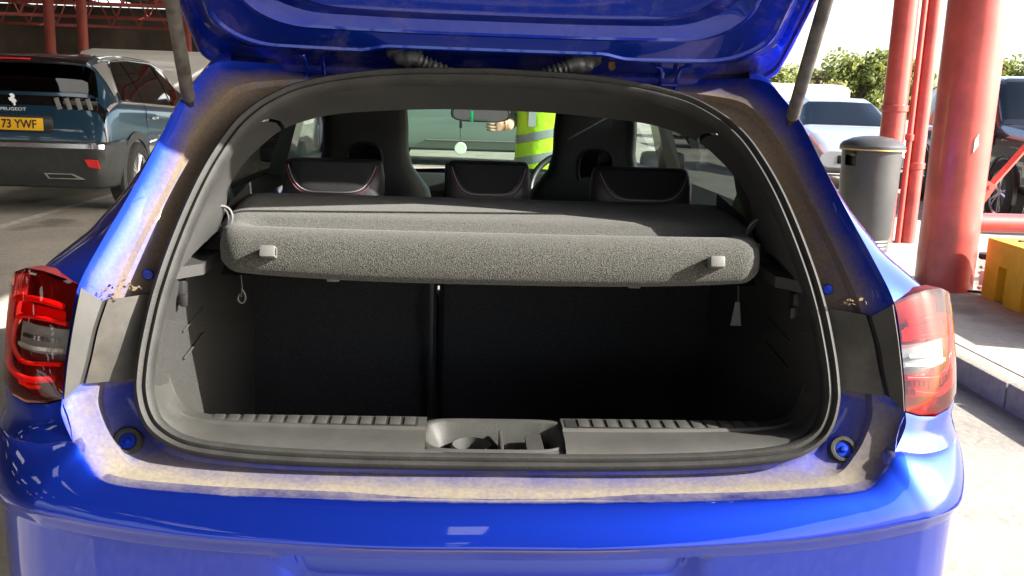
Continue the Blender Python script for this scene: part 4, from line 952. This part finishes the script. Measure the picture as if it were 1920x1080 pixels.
# --- rear bumper
TC = [(0, .003, .684), (.15, .005, .685), (.3, .007, .688), (.43, .009, .692), (.52, .012, .697), (.58, .016, .702), (.618, .024, .711), (.645, .040, .735), (.667, .055, .758), (.72, .068, .750), (.775, .098, .747), (.82, .148, .748), (.848, .21, .754), (.864, .29, .764), (.872, .42, .776)]
CC = [(0, -.042, .6275), (.16, -.042, .628), (.31, -.038, .632), (.45, -.030, .637), (.545, -.021, .643), (.615, -.013, .650), (.66, -.006, .656), (.695, .001, .660), (.725, .010, .664), (.765, .034, .664), (.80, .070, .660), (.83, .122, .657), (.852, .19, .655), (.866, .28, .657), (.877, .42, .665)]
nb_ = 113
top = cr(TC, nb_); crs = cr(CC, nb_); rows = []
for i in range(nb_):
    pt, c_ = top[i], crs[i]; tg_ = (top[min(i + 1, nb_ - 1)] - top[max(i - 1, 0)]).normalized() * .5 + (crs[min(i + 1, nb_ - 1)] - crs[max(i - 1, 0)]).normalized()
    n_ = tg_.cross(c_ - pt).normalized()
    if n_.y > 0 and pt.x < .8 or n_.x < 0 and pt.x >= .8: n_ = -n_
    out = Vector((n_.x, n_.y, 0)).normalized(); k = i / (nb_ - 1) * 14
    nb = interp(k, [0, 5, 7, 9, 14], [.006, .007, .010, .012, .004])
    r = [pt + Vector((0, .02, .004)), pt - n_ * .0005]
    for f in (.03, .10, .2, .32, .45, .58, .7, .82, .91, .97, 1.0): r.append(pt.lerp(c_, f) + n_ * nb * (1 - (2 * f - 1) ** 2) ** .8)
    rec = .03 * (1 - max(0, min(1, (abs(c_.x) - .305) / .035)))
    r += [c_ - out * .003 + Vector((0, 0, -.004)), c_ - out * .007 + Vector((0, 0, -.012)), c_ - out * .010 + Vector((0, 0, -.0235)), c_ - out * (.0115 + rec * .35) + Vector((0, 0, -.0255)), c_ - out * (.0125 + rec) + Vector((0, 0, -.032)), c_ - out * (.014 + rec * .25) + Vector((0, 0, -.10)), c_ - out * .014 + Vector((0, 0, -.20)), c_ - out * .016 + Vector((0, 0, -.30)), c_ - out * .06 + Vector((0, .05, -.40))]
    rows.append(r)
full_rows = [[mx_(p, -1) for p in r] for r in rows[:0:-1]] + rows
dr = []
for r in full_rows: dr += [.6, .5, .34, .16] + [.0] * (len(r) - 4)
loft('rear_bumper', full_rows, 'blue_paint', car, attr=dr, sharp=28)
for s in (1, -1):                                            # hollow under each light
    sh_ = top[64:]; rings = []
    for j in range(25):
        u = j / 24; a_ = tl(u, 0, 0, 1) + Vector((0, 0, -.003)); b_ = at_list(sh_, u); nn = Vector((interp(u, [0, .4, 1], [.1, .6, 1]), interp(u, [0, .4, 1], [-1, -.8, -.1]), 0)).normalized()
        rings.append([mx_(a_.lerp(b_, f) - nn * d_, s) for f, d_ in ((0, .012), (0, .002), (.12, .002), (.4, .006), (.7, .0055), (.92, .001), (1, -.0004))])
    rings.append([mx_(Vector((.877, .43, lerp(.93, .776, f))), s) for f in (0, 0, .12, .4, .7, .92, 1)])
    loft('bumper_corner', rings, 'blue_paint', car, sharp=40)
np_ = box('number_plate', (-.26, -.050, .38), (.26, -.040, .49), 'plate_yellow', car, .002)
# --- tailgate (open), hinges, gaiters, struts
tg = empty('tailgate'); tg.parent = car
SL = .92; AX = Vector((0, -1, SL)).normalized(); NRM = Vector((0, -SL, -1)).normalized()      # along the tailgate, and out of its inner face
O0 = Vector((0, .640, 1.348))
def tgp(x, s_, h): return O0 + Vector((x, 0, 0)) + AX * (s_ * .84 if s_ < .35 else .294 + (s_ - .35) * 1.12) + NRM * h
def Wd(s_): return interp(s_, [0, .15, .3, .45, .6, .72, .82, .9], [.594, .606, .613, .632, .665, .68, .67, .66])
def tgring(s0, ins, end):
    r_ = .075 + .34 * s0; pts = []; x1 = Wd(s0 + r_) - ins
    for k in range(25): pts.append((( x1 - r_) * k / 24, s0 + (.006 * (k / 24) ** 3)))
    for k in range(1, 15):
        a = math.pi / 2 * k / 14; pts.append((x1 - r_ + r_ * math.sin(a), s0 + .006 + (r_ - .006) * (1 - math.cos(a))))
    s1 = .885 - end; r2 = .12
    for k in range(1, 21):
        q = lerp(s0 + r_, s1 - r2, k / 20); pts.append((Wd(q) - ins, q))
    x2 = Wd(s1 - r2) - ins
    for k in range(1, 11):
        a = math.pi / 2 * k / 10; pts.append((x2 - r2 + r2 * math.cos(a), s1 - r2 + r2 * math.sin(a)))
    for k in range(1, 9): pts.append(((x2 - r2) * (1 - k / 8), s1))
    return pts + [(-x, q) for x, q in pts[-2:0:-1]]
PRO = [(.004, .006, .0, -.034), (.0, .0, .0, -.014), (.002, .002, .002, .0), (.008, .006, .008, .004), (.014, .010, .014, .002), (.018, .012, .02, -.006), (.036, .018, .03, -.007), (.039, .020, .03, -.003), (.068, .030, .05, -.008), (.072, .032, .06, -.004),
       (.124, .060, .08, .026), (.128, .063, .09, .0285), (.132, .067, .1, .028), (.136, .071, .11, .024), (.166, .117, .12, .018), (.169, .121, .13, .0215), (.173, .126, .14, .022), (.177, .130, .14, .018), (.203, .150, .15, .008), (.206, .154, .16, .012), (.248, .187, .18, .034), (.252, .191, .19, .036), (.262, .20, .2, .033), (.33, .27, .26, .026), (.336, .276, .27, .024), (.34, .28, .28, .010)]
rings = []; dirt = []
for s0, ins, end, h_ in PRO:
    r = []
    for x, q in tgring(s0, ins, end):
        b_ = 0
        if .10 < s0 < .15 and q < .3:                          # the ridge dips inwards between the hinges
            f = max(0, min(1, (.27 - abs(x)) / .06)); b_ = .016 * (1 - f * f * (3 - 2 * f)) * -1
        r.append(tgp(x, q + b_, h_)); dirt.append(.50 if s0 < .03 else .40 if s0 < .1 else .36)
    rings.append(r)
loft('inner_panel', rings, 'blue_paint', tg, cv=True, attr=dirt, sharp=24)
gr = tgring(.338, .278, .275); no = len(gr)
mesh('tailgate_glass', [tgp(x, q, -.004) for x, q in gr] + [tgp(0, .5, -.02)], [(i, (i + 1) % no, no) for i in range(no)], 'dark_glass', tg)
gr = tgring(.004, .006, 0)
mesh('outer_skin', [tgp(x, q, -.035) for x, q in gr] + [tgp(0, .5, -.085)], [(i, (i + 1) % no, no) for i in range(no)], 'blue_paint', tg)
for s in (1, -1):
    hx = s * .366
    pc = []
    for dx in (-.017, .017):
        pts = [tgp(hx + dx * 1.9, .074, .004), tgp(hx + dx * 1.2, .073, .008), tgp(hx + dx, .062, .014), tgp(hx + dx, .02, .018), Vector((hx + dx, .612, 1.325))]
        pc.append(tubeVF(pts, .0045, 6, flat=1.0))
        pc.append(xf(latheVF([(0, .004), (.007, .004), (.008, 0)], 8), Matrix.Translation(tgp(hx + dx * 2.1, .076, .0)) @ NRM.to_track_quat('Z', 'Y').to_matrix().to_4x4()))
    pc.append(tubeVF([tgp(hx - .017, .036, .024), tgp(hx + .017, .036, .024)], .004, 6)); pc.append(boxVF(tgp(hx - .012, .036, .018) - Vector((0, .004, .004)), tgp(hx + .012, .036, .026) + Vector((0, .004, .004)), .001))
    multi('hinge', pc, 'blue_paint', tg)
    # cable gaiter
    Mg = Matrix.Translation(tgp(s * .182, .090, .004)) @ NRM.to_track_quat('Z', 'X').to_matrix().to_4x4()
    gm = multi('grommet', [xf(latheVF([(.036, 0), (.037, .006), (.034, .010), (.024, .012), (.021, .022), (.016, .03), (0, .033)], 24), Mg @ Matrix.Diagonal((.62, 1., 1, 1)))], 'bin_plastic', tg)
    a_ = tgp(s * .178, .084, .022); b_ = Vector((s * .070, .61, 1.350)); mid = a_.lerp(b_, .45) + Vector((0, -.006, -.012))
    pth = cr([a_, Vector((s * .165, .566, 1.384)), Vector((s * .142, .562, 1.376)), Vector((s * .115, .566, 1.366)), Vector((s * .082, .575, 1.352)), Vector((s * .06, .585, 1.335))], 72); rad = [.018 if k < 14 else .0175 - (k - 14) * .0004 if k < 24 else .0128 + .0024 * math.sin(k * 1.35) for k in range(72)]
    tube('cable_gaiter', pth, rad, 'bin_plastic', tg, 12, sharp=70)
    lathe('tailgate_bolt', [(0, -.008), (.007, -.008), (.008, -.002), (.014, -.001), (.014, .002)], 'steel', tg, 14, 'Y', tuple(tgp(s * .556, .160, -.004)))
    # gas strut
    e = empty('gas_strut'); e.parent = car
    p0 = Vector((s * .575, .452, 1.262)); p1 = Vector((s * .566, .30, 1.480)) if s > 0 else Vector((s * .560, .30, 1.463))
    d_ = (p1 - p0).normalized(); p2 = p0 + d_ * .60
    tube('cylinder', [p0 + d_ * .035, p0 + d_ * .04, p2], [.009, .0128, .0128], 'strut_black', e, 14)
    tube('ball_socket', [p0 - d_ * .008, p0 + d_ * .036], [.010, .0085], 'trim_dark', e, 10)
    lathe('ball_stud', [(0, -.01), (.008, -.01), (.009, .02)], 'steel', e, 12, 'Y', tuple(p0 + Vector((0, .01, -.004))))
# roadside grime: fallen bits in the gutters
rnd = random.Random(3)
for s in (1, -1):
    V = []; F = []
    for k in range(22):
        c_ = Vector((s * (.608 + rnd.gauss(0, .014)), .158 + rnd.gauss(0, .006), .984 + abs(rnd.gauss(0, .006)))); q = .0022 + .003 * rnd.random(); o = len(V)
        t1 = Vector((rnd.gauss(0, 1), rnd.gauss(0, 1), rnd.gauss(0, 1))).normalized() * q; t2 = t1.orthogonal().normalized() * q * .6
        V += [c_ - t1, c_ + t2, c_ + t1, c_ - t2 + Vector((0, -q * .4, q * .3))]; F += [(o, o + 1, o + 2, o + 3)]
    tag(mesh('debris', V, F, 'debris_brown', car, smooth=False), kind='stuff')
lf = prism('dry_leaf', [tgp(.236, .082, .004), tgp(.246, .086, .008), tgp(.250, .07, .012), tgp(.243, .056, .008), tgp(.236, .065, .006)], (0, -.002, 0), 'dry_leaf'); tag(lf, 'small dry brown leaf stuck under the open tailgate', 'leaf')

# ================================================================== PARCEL SHELF
sh = empty('parcel_shelf', 'grey speckled felt parcel shelf across the open boot', 'parcel shelf', None, (0, .3, 1.03))
prof = [(.285, .986), (.262, .985), (.252, .990), (.247, 1.000), (.247, 1.020), (.253, 1.042), (.264, 1.058), (.279, 1.0665), (.292, 1.0715), (.306, 1.0725), (.318, 1.069), (.332, 1.058), (.352, 1.052), (.372, 1.0585), (.396, 1.0765), (.42, 1.083), (.65, 1.085), (.80, 1.081), (.815, 1.076), (.815, 1.06)]
fl = [(.285, .986)] + prof[1:]
rings = []; NX = 80
for k in range(NX + 1):
    u = -1 + 2 * k / NX; u = math.sin(u * math.pi / 2) * .35 + u * .65; r = []
    e_ = max(0, (abs(u) - .905) / .095)
    for y_, z_ in prof:
        hw = interp(y_, [.24, .30, .36, .45, .8], [.490, .500, .507, .520, .553]); bow = -.004 + .010 * u * u
        zz = z_; yy = y_
        if y_ < .31: zz += .014 * abs(u) ** 3 * (1 - (z_ - .985) / .1); 
        if .31 < y_ < .41 and abs(u) > .84: zz = lerp(zz, 1.0735, min(1, (abs(u) - .84) / .04)) 
        dd = math.hypot((abs(u) * hw - .445) / .022, (y_ - .36) / .016); zz -= .010 * math.exp(-dd * dd)
        ca = 1 - math.sqrt(max(0, 1 - e_ * e_)); cz = 1.03
        zz = lerp(zz, 1.040 + (z_ - 1.03) * .12 if y_ < .29 else zz - interp(y_, [.29, .45, .8], [.030, .022, .010]), ca); yy = yy + (.05 * ca if y_ < .31 else 0) + bow * (y_ < .35)
        r.append(Vector((u * hw, yy - .3, zz - 1.03)))
    rings.append(r)
sb = loft('felt_board', rings, 'shelf_felt', sh, sharp=70)
mesh('end_cap', rings[0] + rings[-1], [tuple(range(len(prof))), tuple(range(len(prof), 2 * len(prof)))], 'shelf_felt', sh)
mesh('underside', [(-.49, .0, -.045), (.49, .0, -.045), (.55, .515, .03), (-.55, .515, .03)], [(0, 1, 2, 3)], 'trim_dark', sh, smooth=False)
for s in (1, -1):
    box_ = boxVF((-.013, -.022, -.010), (.013, .006, .010), .003); Mb = Matrix.Translation((s * .393, -.053, .006)) @ Matrix.Rotation(R(-18), 4, 'X')
    pt_ = multi('pull_tag', [xf(box_, Mb)], 'grey_plastic', sh)
    b2 = boxVF((.0125, -.019, -.006), (.0135, -.006, .006), .0005); multi('tag_slot', [xf(b2, Mb)], 'ink', pt_)
    lp = [Vector((s * .503 + .020 * math.cos(a), .065 + .006 * math.sin(a * 2), .047 + .024 * math.sin(a))) for a in [2 * math.pi * k / 20 for k in range(20)]]
    tube('cord_loop', lp, .0028, 'cord', sh, 6, closed=True)
    tube('cord_loop', [p + Vector((s * .010, .012, -.004)) for p in lp], .0026, 'ink', sh, 6, closed=True)
    c_ = Vector((s * .455, .0, -.045)); tube('hanging_cord', [c_, c_ + Vector((.002, 0, -.022)), c_ + Vector((0, -.002, -.040))], .0015, 'ink', sh, 5)
    if s < 0: tube('hook', cr([c_ + Vector(v) for v in ((0, 0, -.025), (.006, 0, -.034), (.007, 0, -.046), (0, 0, -.052), (-.006, 0, -.045), (-.003, 0, -.036), (.001, 0, -.038))], 20), .0018, 'cord', sh, 6)
    else: prism('toggle', [c_ + Vector(v) for v in ((-.004, -.004, -.03), (.004, -.004, -.03), (.010, -.004, -.075), (-.010, -.004, -.075))], (0, .008, 0), 'trim_plastic', sh)

# ================================================================== PERSON IN FRONT OF THE CAR
def skin_mesh(name, joints, edges, mat, parent, sub=2):
    me = bpy.data.meshes.new(name); me.from_pydata([j[0] for j in joints], edges, []); o = link(bpy.data.objects.new(name, me))
    m_ = o.modifiers.new('s', 'SKIN'); m_.use_smooth_shade = True
    for v, j in zip(me.skin_vertices[0].data, joints): v.radius = (j[1], j[2] if len(j) > 2 else j[1])
    me.skin_vertices[0].data[0].use_root = True
    sb_ = o.modifiers.new('d', 'SUBSURF'); sb_.levels = sub; sb_.render_levels = sub
    bpy.context.view_layer.update()
    m2 = bpy.data.meshes.new_from_object(o.evaluated_get(bpy.context.evaluated_depsgraph_get())); bpy.data.objects.remove(o)
    m2.polygons.foreach_set('use_smooth', [True] * len(m2.polygons)); m2.materials.clear(); m2.materials.append(MATS[mat]); m2.name = name
    return link(bpy.data.objects.new(name, m2), parent)
pe = empty('person', 'person in yellow hi-vis vest standing in front of the blue hatchback', 'person', None, (.52, 5.15, 0))
J = [((0, 0, .98), .15, .11), ((0, 0, 1.18), .14, .10), ((0, 0, 1.36), .165, .105), ((0, 0, 1.47), .06, .06), ((0, -.01, 1.53), .05, .05), ((0, -.02, 1.64), .078, .092), ((0, -.01, 1.72), .062, .075),
     ((-.20, 0, 1.40), .06), ((-.25, .04, 1.15), .047), ((-.262, -.09, 1.13), .041), ((-.275, -.20, 1.12), .034), ((.20, 0, 1.40), .06), ((.27, .02, 1.13), .045), ((.28, -.10, .93), .034),
     ((-.10, 0, .90), .095), ((-.11, .01, .50), .062), ((-.12, .03, .12), .045), ((-.12, -.02, .06), .045), ((-.13, -.15, .045), .04), ((.10, 0, .90), .095), ((.11, .01, .50), .062), ((.12, .03, .12), .045), ((.12, -.02, .06), .045), ((.13, -.15, .045), .04)]
Eg = [(0, 1), (1, 2), (2, 3), (3, 4), (4, 5), (5, 6), (2, 7), (7, 8), (8, 9), (9, 10), (2, 11), (11, 12), (12, 13), (0, 14), (14, 15), (15, 16), (16, 17), (17, 18), (0, 19), (19, 20), (20, 21), (21, 22), (22, 23)]
body = skin_mesh('body', J, Eg, 'skin', pe)
def shellring(z_, hx, hy, n=32, cx=0, cy=0): return [Vector((cx + hx * abs(math.cos(a)) ** .8 * (1 if math.cos(a) > 0 else -1), cy + hy * abs(math.sin(a)) ** .8 * (1 if math.sin(a) > 0 else -1), z_)) for a in [2 * math.pi * k / n for k in range(n)]]
VR = [(.84, .215, .165), (.95, .21, .16), (1.1, .205, .155), (1.25, .215, .16), (1.36, .235, .155), (1.43, .215, .12), (1.475, .13, .085)]
vest = loft('vest', [shellring(*q) for q in VR], 'hivis', pe, cv=True)
def vr(z_, o=.004): return shellring(z_, interp(z_, [q[0] for q in VR], [q[1] for q in VR]) + o, interp(z_, [q[0] for q in VR], [q[2] for q in VR]) + o)
for z0, z1, tl_ in ((.90, .955, .25), (1.05, 1.105, .25)):
    rg = [[Vector((p.x, p.y, p.z + tl_ * p.x)) for p in vr(z_)] for z_ in (z0, z1)]; loft('reflective_band', rg, 'tape', vest, cv=True)
for sx in (-.11, .11): loft('reflective_band', [[Vector((sx + dx, -interp(z_, [q[0] for q in VR], [q[2] for q in VR]) * (.93 if z_ < 1.4 else .95) - .008, z_)) for dx in (-.025, .025)] for z_ in (1.12, 1.25, 1.36, 1.43)], 'tape', vest)
loft('trousers', [shellring(.98, .19, .14), shellring(.86, .20, .15), shellring(.78, .205, .15)], 'trousers', pe, cv=True)
for s in (1, -1): loft('trouser_leg', [shellring(.86, .115, .125, 20, s * .10), shellring(.5, .085, .09, 20, s * .11, .01), shellring(.1, .075, .085, 20, s * .12, .02)], 'trousers', pe, cv=True)
for s in (1, -1): loft('boot', [shellring(z_, hx, hy, 20, s * .125, -.06) for z_, hx, hy in ((.0, .055, .145), (.05, .06, .15), (.09, .055, .12), (.14, .06, .10))], 'boot', pe, cv=True, cap=True)
def sleeve(P, rad): tube('sleeve', cr(P, 14), [lerp(rad[0], rad[1], k / 13) for k in range(14)], 'sweater', pe, 14)
sleeve([(-.19, 0, 1.41), (-.235, .02, 1.28), (-.25, .04, 1.17), (-.256, -.02, 1.145)], (.078, .056)); sleeve([(.19, 0, 1.41), (.25, .01, 1.27), (.275, .01, 1.12), (.285, -.06, .99)], (.078, .05))
def hand(c_, d_, up_, parent):
    d_ = Vector(d_).normalized(); up_ = Vector(up_).normalized(); sd_ = d_.cross(up_).normalized(); c_ = Vector(c_)
    j = [(c_, .022, .03), (c_ + d_ * .05, .018, .036), (c_ + d_ * .085, .014, .034)]; e_ = [(0, 1), (1, 2)]
    for k, (o_, ln) in enumerate(((-.03, .07), (-.01, .08), (.01, .075), (.03, .06))):
        b0 = len(j); j += [(c_ + d_ * .085 + up_ * o_, .009), (c_ + d_ * (.085 + ln * .5) + up_ * o_ + sd_ * .004, .0085), (c_ + d_ * (.085 + ln * .85) + up_ * o_ * .9 + sd_ * .024, .007)]; e_ += [(2, b0), (b0, b0 + 1), (b0 + 1, b0 + 2)]
    b0 = len(j); j += [(c_ + d_ * .035 + up_ * .035, .011), (c_ + d_ * .065 + up_ * .055 + sd_ * .012, .0095), (c_ + d_ * .09 + up_ * .055 + sd_ * .024, .008)]; e_ += [(0, b0), (b0, b0 + 1), (b0 + 1, b0 + 2)]
    skin_mesh('hand', j, e_, 'skin', parent)
hand((-.268, -.205, 1.12), (-1, -.15, .0), (0, 0, 1), pe); hand((.28, -.10, .93), (0, -.55, -.6), (1, 0, 0), pe)
hr = loft('hair', [shellring(z_, a_, b_, 24, 0, .0 + .01) for z_, a_, b_ in ((1.60, .088, .095), (1.68, .098, .108), (1.74, .092, .10), (1.79, .06, .07), (1.805, .01, .012))], 'hair', pe, cv=True)
for v in hr.data.vertices:
    if v.co.y < -.05 and v.co.z < 1.72: v.co.y = -.05
for s in (1, -1):
    lathe('eye', [(0, -.006), (.010, -.003), (.012, .004)], 'eye', pe, 12, 'Y', (s * .03, -.105, 1.645)); lathe('pupil', [(0, -.0085), (.005, -.007)], 'ink', pe, 10, 'Y', (s * .03, -.105, 1.645))
    tube('ear', [(s * .083, -.01, 1.66), (s * .09, 0, 1.645), (s * .084, -.005, 1.615)], [.01, .014, .009], 'skin', pe, 8)
tube('nose', [(0, -.105, 1.655), (0, -.125, 1.62), (0, -.108, 1.61)], [.008, .013, .008], 'skin', pe, 8); tube('mouth', [(-.022, -.103, 1.585), (0, -.109, 1.583), (.022, -.103, 1.585)], .005, 'label_red', pe, 6)
